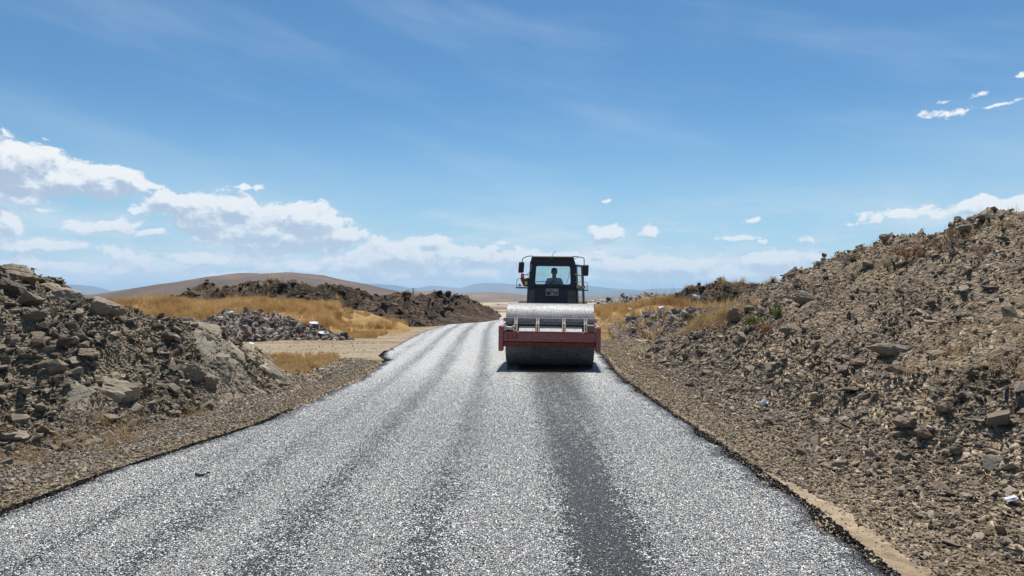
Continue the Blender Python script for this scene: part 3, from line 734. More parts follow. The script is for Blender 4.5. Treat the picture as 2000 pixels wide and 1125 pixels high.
# gravel shoulders
def shoulder(name, mat, N, side, w0, w1, y0, y1, lo, hi, p, fall, label, cond=None):
    y = rng.uniform(y0, y1, N) ** 1.0; 
    keep = rng.random(N) < np.clip(fall / y, 0, 1); y = y[keep]; n = len(y)
    t = rng.uniform(w0, w1, n)
    x = road_r(y) + t if side > 0 else road_l(y) - t
    if cond is not None:
        k = cond(x, y, t); x, y = x[k], y[k]; n = len(x)
    z = land(x, y); s = sizes(n, lo, hi, p)
    P = np.stack([x, y, z + s * .12], -1); k = in_view(x, y, z, 420)
    S = np.stack([s, s * rng.uniform(.7, 1.1, n), s * rng.uniform(.5, .9, n)], -1)
    o = scatter(name, P[k], rand_turn(n, .5)[k], S[k], protos(mat, 'chip'), None, label, 'gravel'); return o
shoulder('shoulder_gravel', 'gravel', 130000, 1, .03, 1.9, 3.4, 29, .010, .055, 2.3, 8.5, 'tan gravel strewn over the right road shoulder', lambda x, y, t: t > (.30 + fbm(x, y, .5, 2, 9) * .2) * (1 - sst(y, 5.2, 7.0)))
shoulder('shoulder_gravel', 'gravel', 90000, -1, .08, 1.9, 4.2, 17.4, .012, .055, 2.3, 8, 'tan gravel strewn over the left road shoulder')
shoulder('pale_gravel', 'gravel_grey', 8000, -1, .45, 1.25, 5.0, 18, .015, .06, 2.4, 9, 'pale grey gravel windrow on the left shoulder')
shoulder('pale_gravel', 'gravel_grey', 9000, 1, -.05, .6, 3.4, 20, .010, .028, 2.4, 7, 'stray white chips spilled beyond the right road edge', lambda x, y, t: rng.random(len(x)) < np.exp(-np.clip(t, 0, 9) * 5))
shoulder('pale_gravel', 'gravel_grey', 14000, 1, 1.0, 2.2, 8, 19, .015, .05, 2.4, 14, 'pale grey crushed stone patch along the foot of the right bank')
# small windrow of stones between track, grass patch and the left shoulder
shoulder('windrow_stones', 'gravel', 16000, -1, .75, 1.9, 12.0, 17.6, .03, .13, 2.6, 18, 'low windrow of coarse tan stones left of the road before the track')
shoulder('windrow_stones', 'rock_grey', 2600, -1, 1.7, 2.6, 12.3, 17.5, .05, .2, 2.4, 18, 'dark broken stones edging the dry grass patch by the track', lambda x, y, t: (rng.random(len(x)) < .5))
# bitumen crumbs on both ragged edges
shoulder('bitumen_crumbs', 'tar', 15000, 1, -.16, .07, 3.4, 24, .012, .038, 2.0, 8, 'black bitumen-coated crumbs along the right road edge')
shoulder('bitumen_crumbs', 'tar', 11000, -1, -.10, .06, 4.8, 20, .012, .04, 2.0, 8, 'black bitumen-coated crumbs along the left road edge', lambda x, y, t: (y < 8.2 + rng.random(len(x)) * 2) | (y > 16.5) | (rng.random(len(x)) < .15))

def track_pebbles(N):
    y = rng.uniform(17.5, 24.5, N); x = road_l(y) - .3 - rng.uniform(0, 8, N); k = rng.random(N) < np.clip(.25 + fbm(x, y * 3, 1.2, 3, 31), 0, 1); x, y = x[k], y[k]; n = len(x)
    s = sizes(n, .015, .09, 2.6); z = land(x, y)
    scatter('track_pebbles', np.stack([x, y, z + s * .1], -1), rand_turn(n), np.stack([s, s * .8, s * .5], -1), protos('gravel', 'chip'), None, 'loose stones scattered over the pale dirt track on the left', 'stones')
track_pebbles(9000)
def road_chips(N):
    y = 3.4 + (15 - 3.4) * rng.random(N) ** 1.7
    x = rng.uniform(0, 1, N); x = road_l(y) + .1 + (road_r(y) - road_l(y) - .22) * x
    uv = fbm(x, y * .12, .5, 3, 201) * .18 + fbm(x, y, .5, 3, 202) * .12
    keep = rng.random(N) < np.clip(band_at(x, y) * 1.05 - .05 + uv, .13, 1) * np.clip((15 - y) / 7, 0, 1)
    x, y = x[keep], y[keep]; n = len(x)
    s = rng.uniform(.006, .0145, n)
    P = np.stack([x, y, base(x, y) + .018 + s * .12], -1); k = in_view(x, y, P[:, 2], 20)
    S = np.stack([s, s * rng.uniform(.7, 1, n), s * rng.uniform(.5, .8, n)], -1)
    return scatter('road_chips', P[k], rand_turn(n, .5)[k], S[k], protos('chip', 'chip'), None, 'loose white stone chips spread over the near road surface', 'chippings')
road_chips(480000)

# dark berm, right mound, far slope and heaps
place_stones('loose_stones', berm, 'rock_dark', 9000, (-24, -1.2), (31, 56), berm_h, .08, .55, 2.6, lambda x, y: x < road_l(y) - .3, singles=200, flat=.8)
place_stones('loose_stones', dmr, 'rock_dark', 2500, (8, 24), (36, 45), dmr_h, .08, .4, 2.6, singles=0)
place_stones('loose_stones', frs, 'gravel_grey', 2500, (5, 28), (50, 60), frs_h, .1, .5, 2.6, singles=0)
place_stones('rubble_pieces', heap, 'rubble', 9000, (-12.8, -5.6), (22.6, 28), heap_h, .04, .38, 2.4, singles=170, tilt=.8)
place_stones('rubble_pieces', heapr, 'rubble', 5000, (4.4, 10), (23.5, 29), heapr_h, .05, .4, 2.3, singles=120, tilt=.8)

# ------------------------------------------------------------------ dry grass
def straw_mat(name, cols):
    m, T, b = newmat(name, .8, .1)
    oi = T.n('ShaderNodeObjectInfo'); n = len(cols)
    c = T.ramp(oi.outputs['Random'], [((i + .5) / n, k) for i, k in enumerate(cols)])
    gp = T.noise(T.n('ShaderNodeNewGeometry').outputs['Position'], .55, 4, .6)
    c = T.mix(1.0, c, T.ramp(gp, [(.3, (.62, .52, .42)), (.48, (.95, .92, .88)), (.7, (1.22, 1.24, 1.3))]), 'MULTIPLY')
    tr = T.n('ShaderNodeBsdfTranslucent', ins={'Color': c}); mx = T.n('ShaderNodeMixShader', ins={0: .3})
    T.L.new(c, b.inputs['Base Color']); T.L.new(b.outputs[0], mx.inputs[1]); T.L.new(tr.outputs[0], mx.inputs[2])
    T.L.new(mx.outputs[0], T.N['Material Output'].inputs[0]); return m
M['straw'] = straw_mat('dry_straw', [(.50, .33, .14), (.60, .42, .19), (.70, .52, .26), (.54, .35, .14), (.66, .49, .26)])
M['straw_pale'] = straw_mat('pale_straw', [(.50, .37, .20), (.60, .46, .27), (.44, .31, .15), (.36, .24, .12)])
def tuft(name, n, h, spread, lean, w, seed, mat):
    r = np.random.default_rng(seed); V = []; Fc = []
    for i in range(n):
        a = r.uniform(0, 6.283); d = r.uniform(0, spread) * .5; ln = r.normal(0, lean); hh = h * r.uniform(.5, 1.1); b_ = r.uniform(0, 6.283)
        px, py = d * math.cos(a), d * math.sin(a); dx, dy = math.cos(b_), math.sin(b_)
        ox, oy = -dy * w, dx * w; k = len(V)
        V += [(px - ox, py - oy, -.03), (px + ox, py + oy, -.03), (px + dx * ln * .4 * hh + ox * .8, py + dy * ln * .4 * hh + oy * .8, hh * .55), (px + dx * ln * .4 * hh - ox * .8, py + dy * ln * .4 * hh - oy * .8, hh * .55), (px + dx * ln * hh, py + dy * ln * hh, hh)]
        Fc += [(k, k + 1, k + 2, k + 3), (k + 3, k + 2, k + 4)]
    me = me_from(name, V, Fc); me.materials.append(M[mat]); return me
tall = [tuft('grass_tuft', 26, .42, .34, .32, .0055, 40 + i, 'straw') for i in range(5)]
short = [tuft('short_tuft', 22, .13, .20, .7, .0016, 60 + i, 'straw_pale') for i in range(4)]
sprig = [tuft('grass_sprig', 7, .75, .2, .35, .0035, 80 + i, 'straw_pale') for i in range(3)]
def grass(name, N, xr, yr, cond, meshes, s0, s1, label, zf=land):
    x = rng.uniform(*xr, N); y = rng.uniform(*yr, N); k = cond(x, y) & (rng.random(N) < np.clip(1.05 + fbm(x, y, .9, 3, 402) * 2.0, .15, 1)); x, y = x[k], y[k]
    z = zf(x, y); k = in_view(x, y, z, 60); x, y, z = x[k], y[k], z[k]; n = len(x)
    hz_ = np.clip(1 + fbm(x, y, 1.3, 3, 401) * .9, .45, 1.5); s = rng.uniform(s0, s1, n) * hz_
    S = np.stack([s, s, s * rng.uniform(.8, 1.2, n)], -1)
    return scatter(name, np.stack([x, y, z], -1), rand_turn(n, .2), S, meshes, None, label, 'grass')
def thick(f, lim): return lambda x, y: (f(x, y) > base(x, y) + lim) & (f(x, y) >= land(x, y) - .02)
grass('dry_grass', 16000, (-31, -7.5), (26.5, 38), lambda x, y: (grl_h(x, y) > base(x, y) + .0) & (x / y < -.252 + fbm(x, y, 1, 2, 8) * .01) & (heap_h(x, y) < .05) & (berm_h(x, y) < grl_h(x, y) + .15), tall, .55, .95, 'field of tall golden dry grass behind the left bank')
grass('dry_grass', 2600, (-8.6, -4.0), (27, 33), lambda x, y: (tus_h(x, y) > base(x, y) + .18) & (fbm(x, y, 1.1, 3, 13) > -.1) & (x > -8.0), tall, .3, .6, 'golden grass clumps on the hump left of the road')
grass('dry_grass', 3000, (-9.5, -4.6), (26.0, 30), lambda x, y: (fbm(x, y, 1, 3, 12) > -.15) & (x < road_l(y) - 1.3) & (heap_h(x, y) < .0) & (tus_h(x, y) < .05), tall, .2, .42, 'low straw grass between rubble heap and road')
grass('dry_grass', 11000, (3.4, 22), (22.5, 34), lambda x, y: ((grr_h(x, y) > base(x, y) - .02) | (y > 26.5)) & ((heapr_h(x, y) < .0) | (rng.random(len(x)) < .12)) & (x > road_r(y) + .9), tall, .6, 1.0, 'golden dry grass over the mound right of the roller')
grass('dry_grass', 2300, (-7.6, -4.3), (13.8, 18.4), lambda x, y: (x < road_l(y) - 1.3 + fbm(x, y, .7, 2, 5) * .3) & (fbm(x, y, .8, 2, 6) > -.35), tall, .25, .5, 'patch of short dry grass between the rocks and the dirt track')
grass('dry_grass', 800, (10, 24), (38, 43), lambda x, y: dmr_h(x, y) > 1.9, tall, .5, .9, 'dry grass fringe along the top of the dark cut mound')
grass('dry_grass', 900, (-21, -4), (36, 46), lambda x, y: (berm_h(x, y) > 1.35) & (fbm(x, y, 2, 2, 7) > .1), tall, .4, .8, 'sparse dry grass along the crest of the dark berm')
def blob(cx, cy, rx, ry, s=1): return lambda x, y: rng.random(len(x)) < np.exp(-(((x - cx) / rx) ** 2 + ((y - cy) / ry) ** 2) * s) * np.clip(fbm(x, y, .35, 2, 77) * 2 + .8, 0, 1)
grass('dry_weeds', 1500, (-5.9, -4.1), (6.6, 10), blob(-4.75, 8.1, .35, .7), short, .5, 1.1, 'straw-coloured weeds at the foot of the pale bedrock on the left')
grass('dry_weeds', 1000, (-6.1, -4.6), (5.8, 8.2), blob(-5.15, 6.9, .3, .4), short, .4, 1.0, 'straw-coloured weeds near the left edge beside the dark stone')
grass('dry_weeds', 600, (-4.9, -3.6), (9, 11), blob(-4.2, 9.6, .25, .3), short, .6, 1.2, 'dry weeds below the tilted rock slabs on the left')
grass('dry_weeds', 1000, (4.2, 6.8), (6.5, 9.5), blob(5.6, 8.0, .6, .8), short, .6, 1.3, 'thin dry weeds among stones low on the right bank')
grass('dry_weeds', 500, (7, 9.6), (12, 17.5), blob(8.2, 14.5, .8, 1.6), short, .9, 1.7, 'rusty dry weeds high on the right bank')
grass('dry_weeds', 700, (4.3, 6.6), (15.5, 19.5), blob(5.4, 17.8, .8, 1.3), short, 1.2, 2.6, 'dry weeds around the green shrubs at the bank foot')
grass('tall_stalks', 60, (5, 9), (26, 30), lambda x, y: x > 5, sprig, .8, 1.1, 'single tall dry stalks above the grass mound on the right')
# ------------------------------------------------------------------ road roller
def paint(name, col, rough=.5, metal=0., grime=(.12, .09, .07), gf=.5, spec=.4, sc=6, edge=None):
    m, T, b = newmat(name, rough, spec); b.inputs['Metallic'].default_value = metal
    tc = T.n('ShaderNodeTexCoord'); P = tc.outputs['Object']
    n = T.noise(P, sc, 7, .68); n2 = T.noise(T.v('MULTIPLY', P, (1, 1, .25)), sc * 2.3, 5, .6)
    f = T.m('MULTIPLY', T.sm(T.m('ADD', T.m('MULTIPLY', n, .6), T.m('MULTIPLY', n2, .4)), .45, .68), gf)
    c = T.mix(f, col, grime)
    c = T.mix(1.0, c, T.ramp(T.noise(P, sc * 7, 4, .7), [(.3, .8), (.7, 1.2)]), 'MULTIPLY')
    T.L.new(c, b.inputs['Base Color'])
    T.L.new(T.m('ADD', rough, T.m('MULTIPLY', f, .3), clamp=True), b.inputs['Roughness'])
    bump(T, b, n2, .15, .01); return m
M['cabpaint'] = paint('cab_black_paint', (.010, .013, .020), .38, grime=(.045, .04, .035), gf=.45)
M['cabdark'] = paint('cab_interior', (.015, .015, .017), .7, gf=.2)
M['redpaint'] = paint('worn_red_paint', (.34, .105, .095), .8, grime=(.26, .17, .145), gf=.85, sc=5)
M['redlow'] = paint('dark_red_paint', (.22, .055, .042), .7, grime=(.045, .034, .03), gf=.95, sc=5)  # darker red with dark blotches for lower beam face and strap feet
M['palesteel'] = paint('dusty_pale_plate', (.55, .50, .47), .6, grime=(.36, .28, .23), gf=.7, sc=8)
M['bracket'] = paint('pale_bracket_paint', (.66, .50, .40), .55, grime=(.40, .24, .17), gf=.45, sc=10)
M['scraper'] = paint('scraper_steel', (.42, .39, .37), .5, .1, grime=(.20, .13, .09), gf=.5, sc=8)
M['black'] = paint('black_steel', (.012, .012, .013), .5, gf=.3)
M['rubber'] = paint('tyre_rubber', (.018, .018, .018), .85, gf=.5)
M['rust'] = paint('rusty_steel', (.16, .07, .035), .75, grime=(.07, .04, .03), gf=.7, sc=9)
M['lamp'] = paint('lamp_glass_yellow', (.42, .36, .16), .25, grime=(.2, .16, .08), gf=.4, sc=12)
M['rail'] = paint('grey_rail', (.22, .23, .25), .45, .3, gf=.3)
M['cornerglass'] = paint('dusty_corner_glass', (.060, .056, .052), .25, grime=(.10, .088, .072), gf=.7, sc=5)
M['cornerglass2'] = paint('brown_dusty_corner_glass', (.085, .068, .048), .3, grime=(.05, .04, .03), gf=.7, sc=5)
M['hood'] = paint('yellow_hood', (.42, .25, .05), .5, gf=.6)
m, T, b = newmat('beacon_orange', .2, .5); b.inputs['Base Color'].default_value = (.85, .09, .015, 1); b.inputs['Transmission Weight'].default_value = .25; M['beacon'] = m
m, T, b = newmat('plate_white', .5, .3); b.inputs['Base Color'].default_value = (.62, .62, .60, 1); M['platew'] = m
m, T, b = newmat('faded_letter_paint', .7, .2); M['letter'] = m
P_ = T.n('ShaderNodeTexCoord').outputs['Object']; al = T.sm(T.noise(P_, 13, 5, .7), .50, .58)
T.L.new(al, b.inputs['Alpha']); b.inputs['Base Color'].default_value = (.42, .38, .36, 1)
def glass_mat(name, tint, refl=.10):
    m = bpy.data.materials.new(name); m.use_nodes = True; T = NT(m.node_tree)
    T.N.remove(T.N['Principled BSDF'])
    t = T.n('ShaderNodeBsdfTransparent', ins={0: tint}); g = T.n('ShaderNodeBsdfGlossy', ins={'Roughness': .03})
    d = T.n('ShaderNodeBsdfDiffuse', ins={0: (.5, .47, .42)}); P = T.n('ShaderNodeTexCoord').outputs['Object']
    fr = T.n('ShaderNodeFresnel', ins={0: 1.45})
    dm = T.m('ADD', .03, T.m('MULTIPLY', T.sm(T.noise(P, 3, 5, .6), .4, .75), .10))
    a = T.n('ShaderNodeMixShader', ins={0: fr.outputs[0], 1: t.outputs[0], 2: g.outputs[0]})
    a2 = T.n('ShaderNodeMixShader', ins={0: dm, 1: a.outputs[0], 2: d.outputs[0]})
    T.L.new(a2.outputs[0], T.N['Material Output'].inputs[0]); return m
M['glass'] = glass_mat('cab_glass', (.83, .93, .92))
M['doorglass'] = glass_mat('door_glass', (.93, .96, .95))
def drum_mat():
    m, T, b = newmat('drum_steel', .5, .3); b.inputs['Metallic'].default_value = .15
    P = T.n('ShaderNodeTexCoord').outputs['Object']
    n = T.noise(T.v('MULTIPLY', P, (.3, 1, 1)), 7, 6, .65); sp = T.vor(P, 24, 'F1'); n3 = T.noise(P, 55, 3, .7); n4 = T.noise(P, 9, 5, .7)
    c = T.ramp(n, [(.3, (.13, .134, .142)), (.5, (.19, .195, .205)), (.7, (.26, .26, .26))])
    c = T.mix(T.sm(n3, .56, .66), c, (.10, .10, .115))
    bl = T.m('MULTIPLY', T.sm(sp, .36, .26), T.sm(n4, .40, .50))
    c = T.mix(bl, c, (.012, .012, .014))
    T.L.new(c, b.inputs['Base Color']); T.L.new(T.ramp(n3, [(.3, .42), (.7, .70)]), b.inputs['Roughness'])
    bump(T, b, n3, .15, .005); return m
M['drum'] = drum_mat()

class MB:
    def __init__(s): s.bm = bmesh.new()
    def box(s, x0, x1, y0, y1, z0, z1, bev=.008):
        bm2 = bmesh.new()
        v = [bm2.verts.new(p) for p in ((x0, y0, z0), (x1, y0, z0), (x1, y1, z0), (x0, y1, z0), (x0, y0, z1), (x1, y0, z1), (x1, y1, z1), (x0, y1, z1))]
        for f in ((0, 3, 2, 1), (4, 5, 6, 7), (0, 1, 5, 4), (1, 2, 6, 5), (2, 3, 7, 6), (3, 0, 4, 7)): bm2.faces.new([v[i] for i in f])
        s._merge(bm2, bev); return s
    def _merge(s, bm2, bev=0):
        if bev: bmesh.ops.bevel(bm2, geom=bm2.edges[:], offset=bev, segments=1, affect='EDGES')
        bmesh.ops.recalc_face_normals(bm2, faces=bm2.faces)
        me = bpy.data.meshes.new('t'); bm2.to_mesh(me); bm2.free(); s.bm.from_mesh(me); bpy.data.meshes.remove(me)
    def hexa(s, a, b_, bev=.006):
        """a, b_: two matching loops of points (front and back)"""
        bm2 = bmesh.new(); n = len(a)
        va = [bm2.verts.new(p) for p in a]; vb = [bm2.verts.new(p) for p in b_]
        bm2.faces.new(va[::-1]); bm2.faces.new(vb)
        for i in range(n): bm2.faces.new((va[i], va[(i + 1) % n], vb[(i + 1) % n], vb[i]))
        s._merge(bm2, bev); return s
    def prism_x(s, prof, x0, x1, bev=.006):
        return s.hexa([(x0, y, z) for y, z in prof], [(x1, y, z) for y, z in prof], bev)
    def tube(s, pts, r, seg=8):
        bm2 = bmesh.new(); pts = [Vector(p) for p in pts]; rings = []
        for i, p in enumerate(pts):
            d = (pts[min(i + 1, len(pts) - 1)] - pts[max(i - 1, 0)]).normalized()
            q = d.to_track_quat('Z', 'Y')
            rings.append([bm2.verts.new(p + q @ Vector((math.cos(k * 2 * math.pi / seg) * r, math.sin(k * 2 * math.pi / seg) * r, 0))) for k in range(seg)])
        for a, b_ in zip(rings, rings[1:]):
            for k in range(seg): bm2.faces.new((a[k], a[(k + 1) % seg], b_[(k + 1) % seg], b_[k]))
        bm2.faces.new(rings[0][::-1]); bm2.faces.new(rings[-1]); s._merge(bm2, 0); return s
    def cyl(s, c, r, h, axis='Z', seg=24, r2=None, bev=0):
        bm2 = bmesh.new()
        bmesh.ops.create_cone(bm2, cap_ends=True, segments=seg, radius1=r, radius2=r if r2 is None else r2, depth=h)
        rot = {'X': Matrix.Rotation(R(90), 4, 'Y'), 'Y': Matrix.Rotation(R(90), 4, 'X'), 'Z': Matrix()}[axis]
        bmesh.ops.transform(bm2, matrix=Matrix.Translation(c) @ rot, verts=bm2.verts)
        s._merge(bm2, bev); return s
    def build(s, name, mat, parent=None, smooth=False):
        me = bpy.data.meshes.new(name); s.bm.to_mesh(me); s.bm.free()
        o = link(name, me, M[mat] if isinstance(mat, str) else mat, parent)
        if smooth:
            me.shade_smooth(); me.set_sharp_from_angle(angle=R(35)) if hasattr(me, 'set_sharp_from_angle') else None
        return o
def rrect(cx, cz, w, h, r, n=8, wt=None):
    """rounded window outline; wt = width at the top when it tapers"""
    pts = []
    for (sx, sz, a0) in ((1, 1, 0), (-1, 1, 90), (-1, -1, 180), (1, -1, 270)):
        for k in range(n + 1):
            a = R(a0 + 90 * k / n); x = sx * (w / 2 - r) + r * math.cos(a); z = sz * (h / 2 - r) + r * math.sin(a)
            if wt: x *= 1 + (wt / w - 1) * (z / h + .5)
            pts.append((cx + x, cz + z))
    return pts
def ring_panel(mb, outer, inner, y0, y1, ymap=None):
    """a panel with an opening: outer quad corners ordered like rrect (tr, tl, bl, br)"""
    n = len(inner) // 4; out = []
    for q in range(4):
        a, b_ = outer[q], outer[(q + 1) % 4]
        for k in range(n): out.append(a)
    bm2 = bmesh.new(); N = len(inner)
    def V(p, y): return bm2.verts.new((p[0], y + (ymap(p[1]) if ymap else 0), p[1]))
    o0 = [V(p, y0) for p in outer]; o1 = [V(p, y1) for p in outer]
    i0 = [V(p, y0) for p in inner]; i1 = [V(p, y1) for p in inner]
    for q in range(4):
        seg = list(range(q * n, q * n + n)); nxt = (q * n + n) % N
        for k in range(n - 1):
            bm2.faces.new((o0[q], i0[q * n + k], i0[q * n + k + 1])); bm2.faces.new((o1[q], i1[q * n + k + 1], i1[q * n + k]))
        bm2.faces.new((o0[q], i0[q * n + n - 1], i0[nxt], o0[(q + 1) % 4])); bm2.faces.new((o1[q], o1[(q + 1) % 4], i1[nxt], i1[q * n + n - 1]))
        bm2.faces.new((o0[q], o0[(q + 1) % 4], o1[(q + 1) % 4], o1[q]))
    for k in range(N): bm2.faces.new((i0[k], i1[k], i1[(k + 1) % N], i0[(k + 1) % N]))
    mb._merge(bm2, 0); return mb
def pane(mb, loop, y, th=.006, ymap=None):
    bm2 = bmesh.new(); f = lambda p, dy: (p[0], y + dy + (ymap(p[1]) if ymap else 0), p[1])
    bm2.faces.new([bm2.verts.new(f(p, 0)) for p in loop])
    mb._merge(bm2, 0); return mb
def text_mesh(s, size, name, mat, parent, loc, rot=(R(90), 0, 0), ext=.001, sx=1):
    c = bpy.data.curves.new('t', 'FONT'); c.body = s; c.size = size; c.extrude = ext; c.align_x = 'CENTER'; c.align_y = 'CENTER'
    o = bpy.data.objects.new('t', c); COL.objects.link(o)
    dg = bpy.context.evaluated_depsgraph_get(); me = bpy.data.meshes.new_from_object(o.evaluated_get(dg))
    bpy.data.objects.remove(o); me.materials.clear()
    q = link(name, me, M[mat], parent, loc, rot); q.scale = (sx, 1, 1); return q

rl = empty('road_roller', (.872, 15.76, .012), (0, R(.7), R(-4.0)))
tag(rl, 'single drum road roller with black cab and worn red front frame on the road', 'road roller')
# drum
DR = .715
bm = bmesh.new(); seg = 96; prof = [(-.985, .60), (-.985, DR - .02), (-.975, DR), (.975, DR), (.985, DR - .02), (.985, .60), (.93, .58), (.93, .12)]
prof = [(-.93, .12), (-.93, .58)] + prof
rings = []
for x, r in prof: rings.append([bm.verts.new((x, math.cos(k * 2 * math.pi / seg) * r, DR + math.sin(k * 2 * math.pi / seg) * r)) for k in range(seg)])
for a, b_ in zip(rings, rings[1:]):
    for k in range(seg): bm.faces.new((a[k], a[(k + 1) % seg], b_[(k + 1) % seg], b_[k]))
bm.faces.new(rings[0]); bm.faces.new(rings[-1][::-1]); bmesh.ops.recalc_face_normals(bm, faces=bm.faces)
me = bpy.data.meshes.new('drum'); bm.to_mesh(me); bm.free(); drum = link('drum', me, M['drum'], rl)
me.shade_smooth(); me.set_sharp_from_angle(angle=R(30))
MB().cyl((-.98, 0, DR), .16, .10, 'X', 20, bev=.01).build('hub', 'black', drum); MB().cyl((.98, 0, DR), .16, .10, 'X', 20, bev=.01).build('hub', 'black', drum)
# front frame
MB().prism_x([(-1.02, .83), (-1.05, .81), (-1.05, .62), (-.99, .60), (-.93, .60), (-.93, .83)], -.997, .997).build('front_beam', 'redpaint', rl)
MB().prism_x([(-1.045, .597), (-.99, .50), (-.95, .495), (-.93, .597)], -.996, .996).build('lower_beam_plate', 'redlow', rl)['label'] = 'darker lower face of the red beam'
for s in (-1, 1):
    MB().prism_x([(-1.08, .94), (-1.10, .92), (-1.10, .44), (-1.06, .40), (-.94, .40), (-.80, .52), (1.0, .52), (1.0, .94)], s * 1.048 - .050, s * 1.048 + .050).build('side_arm', 'redpaint', rl)
    MB().box(s * 1.062 - .034, s * 1.062 + .034, -1.08, -.98, .943, .955, .003).build('arm_cap', 'palesteel', rl)
MB().box(-.997, .997, 1.003, 1.15, .52, .94).build('rear_beam', 'redpaint', rl)
MB().box(-.996, .996, -.928, -.735, .500, .512, .002).build('shadow_fill_plate', 'black', rl)  # added plate that blocks the sliver of sun between beam and drum
# sloping pale plates on the beam
for (x0, x1) in ((-.665, -.31), (-.215, .265), (.35, .70)):
    MB().hexa([(x0, -1.045, .835), (x1, -1.045, .835), (x1, -.90, .965), (x0, -.90, .965)], [(x0, -1.035, .828), (x1, -1.035, .828), (x1, -.89, .957), (x0, -.89, .957)], .003).build('cover_plate', 'palesteel', rl)
MB().hexa([(.81, -1.045, .835), (.965, -1.045, .835), (.965, -1.0, .955), (.81, -1.0, .955)], [(.81, -.9, .835), (.965, -.9, .835), (.965, -.9, .955), (.81, -.9, .955)]).build('corner_box', 'redpaint', rl)
MB()  .box(.80, .966, -1.01, -.9, .958, .985, .004).build('corner_box_lid', 'palesteel', rl)
MB().box(.97, .994, -1.04, -.92, .835, .95, .004).build('corner_post', 'palesteel', rl)
bx = MB().box(-.994, -.945, -1.04, -.92, .835, .965).box(-.80, -.755, -1.04, -.92, .835, .955)
bx.tube([(-.975, -1.0, .87), (-.92, -1.01, .905), (-.86, -1.0, .89), (-.80, -1.0, .90)], .038, 8).build('tie_down_lug', 'palesteel', rl)
MB().box(-.996, .996, -.929, -.88, .80, 1.0, .004).build('back_rail', 'black', rl)
# scraper: long bar against the drum, four drilled straps
sb = MB().box(-1.02, 1.03, -.80, -.775, 1.03, 1.11, .004).box(-1.02, 1.03, -.83, -.801, 1.10, 1.118, .003).build('scraper_bar', 'scraper', rl)
for x in [-.95 + i * .155 for i in range(13)]: MB().cyl((x, -.803, 1.07), .010, .012, 'Y', 8).build('bolt', 'black', sb)
MB().box(-1.0, -.68, -.86, -.84, .985, 1.0, .003).build('support_rod', 'scraper', rl)
for x in (-.735, -.262, .307, .775):
    st = MB().hexa([(x - .038, -1.075, .835), (x + .038, -1.075, .835), (x + .036, -.86, 1.125), (x - .036, -.86, 1.125)], [(x - .038, -1.055, .83), (x + .038, -1.055, .83), (x + .036, -.84, 1.115), (x - .036, -.84, 1.115)], .003).build('strap', 'bracket', rl)
    for t in (.22, .48, .93):
        yy = -1.075 + .215 * t; zz = .835 + .29 * t
        o_ = MB().cyl((0, 0, 0), .020 if t < .9 else .014, .012, 'Z', 12).build('bolt_hole', 'black', st)
        o_.location = (x, yy - .006, zz + .004); o_.rotation_euler = (R(53.5), 0, 0)
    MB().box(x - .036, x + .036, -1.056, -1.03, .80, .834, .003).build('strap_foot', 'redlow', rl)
# lettering: worn white name on the beam
text_mesh('DYNAPAC', .125, 'lettering', 'letter', rl, (-.06, -1.053, .725), sx=1.35)
text_mesh('33A', .15, 'lettering', 'black', rl, (-.80, -1.053, .712), sx=1.1)
# chassis
MB().prism_x([(1.153, .60), (2.3, .70), (2.3, 1.05), (1.153, .86)], -.22, .22).build('articulation_yoke', 'redpaint', rl)
MB().box(-.74, .74, 2.3, 4.75, .72, 1.08, .02).build('chassis', 'black', rl)
MB().hexa([(-.72, 4.76, 1.0), (.72, 4.76, 1.0), (.70, 4.76, 1.72), (-.70, 4.76, 1.72)], [(-.70, 6.5, .9), (.70, 6.5, .9), (.62, 6.5, 1.5), (-.62, 6.5, 1.5)], .03).build('engine_hood', 'hood', rl)
for s in (-1, 1):
    w = MB().cyl((s * .80, 4.75, .72), .72, .46, 'X', 40, bev=.05).build('wheel', 'rubber', rl, True)
    MB().cyl((s * 1.035, 4.75, .72), .32, .03, 'X', 24, bev=.01).build('rim', 'palesteel', w)
# cab. ymap leans the windscreen back a little
ym = lambda z: (z - 1.1) * .10
CY = 3.08
ZT, ZW = 2.70, 1.885
pn = MB(); ring_panel(pn, [(.60, 2.555), (-.60, 2.555), (-.69, ZW - .07), (.69, ZW - .07)], rrect(.015, 2.175, .985, .51, .06, 8, .93), CY, CY + .05, ym)
pn.build('windscreen_frame', 'cabpaint', rl)
ws = MB(); pane(ws, rrect(.015, 2.175, 1.0, .52, .06, 8, .945), CY + .03, ymap=ym); ws.build('windscreen', 'glass', rl)
MB().hexa([(-.61, CY - .01 + ym(2.558), 2.558), (.61, CY - .01 + ym(2.558), 2.558), (.575, CY - .03 + ym(ZT), ZT), (-.575, CY - .03 + ym(ZT), ZT)], [(-.66, 4.5, 2.558), (.66, 4.5, 2.558), (.62, 4.5, ZT), (-.62, 4.5, ZT)], .012).build('roof', 'cabpaint', rl)
MB().box(-.56, .56, CY + .06, CY + .10, 2.60, 2.68, .01).build('header_rib', 'cabdark', rl)
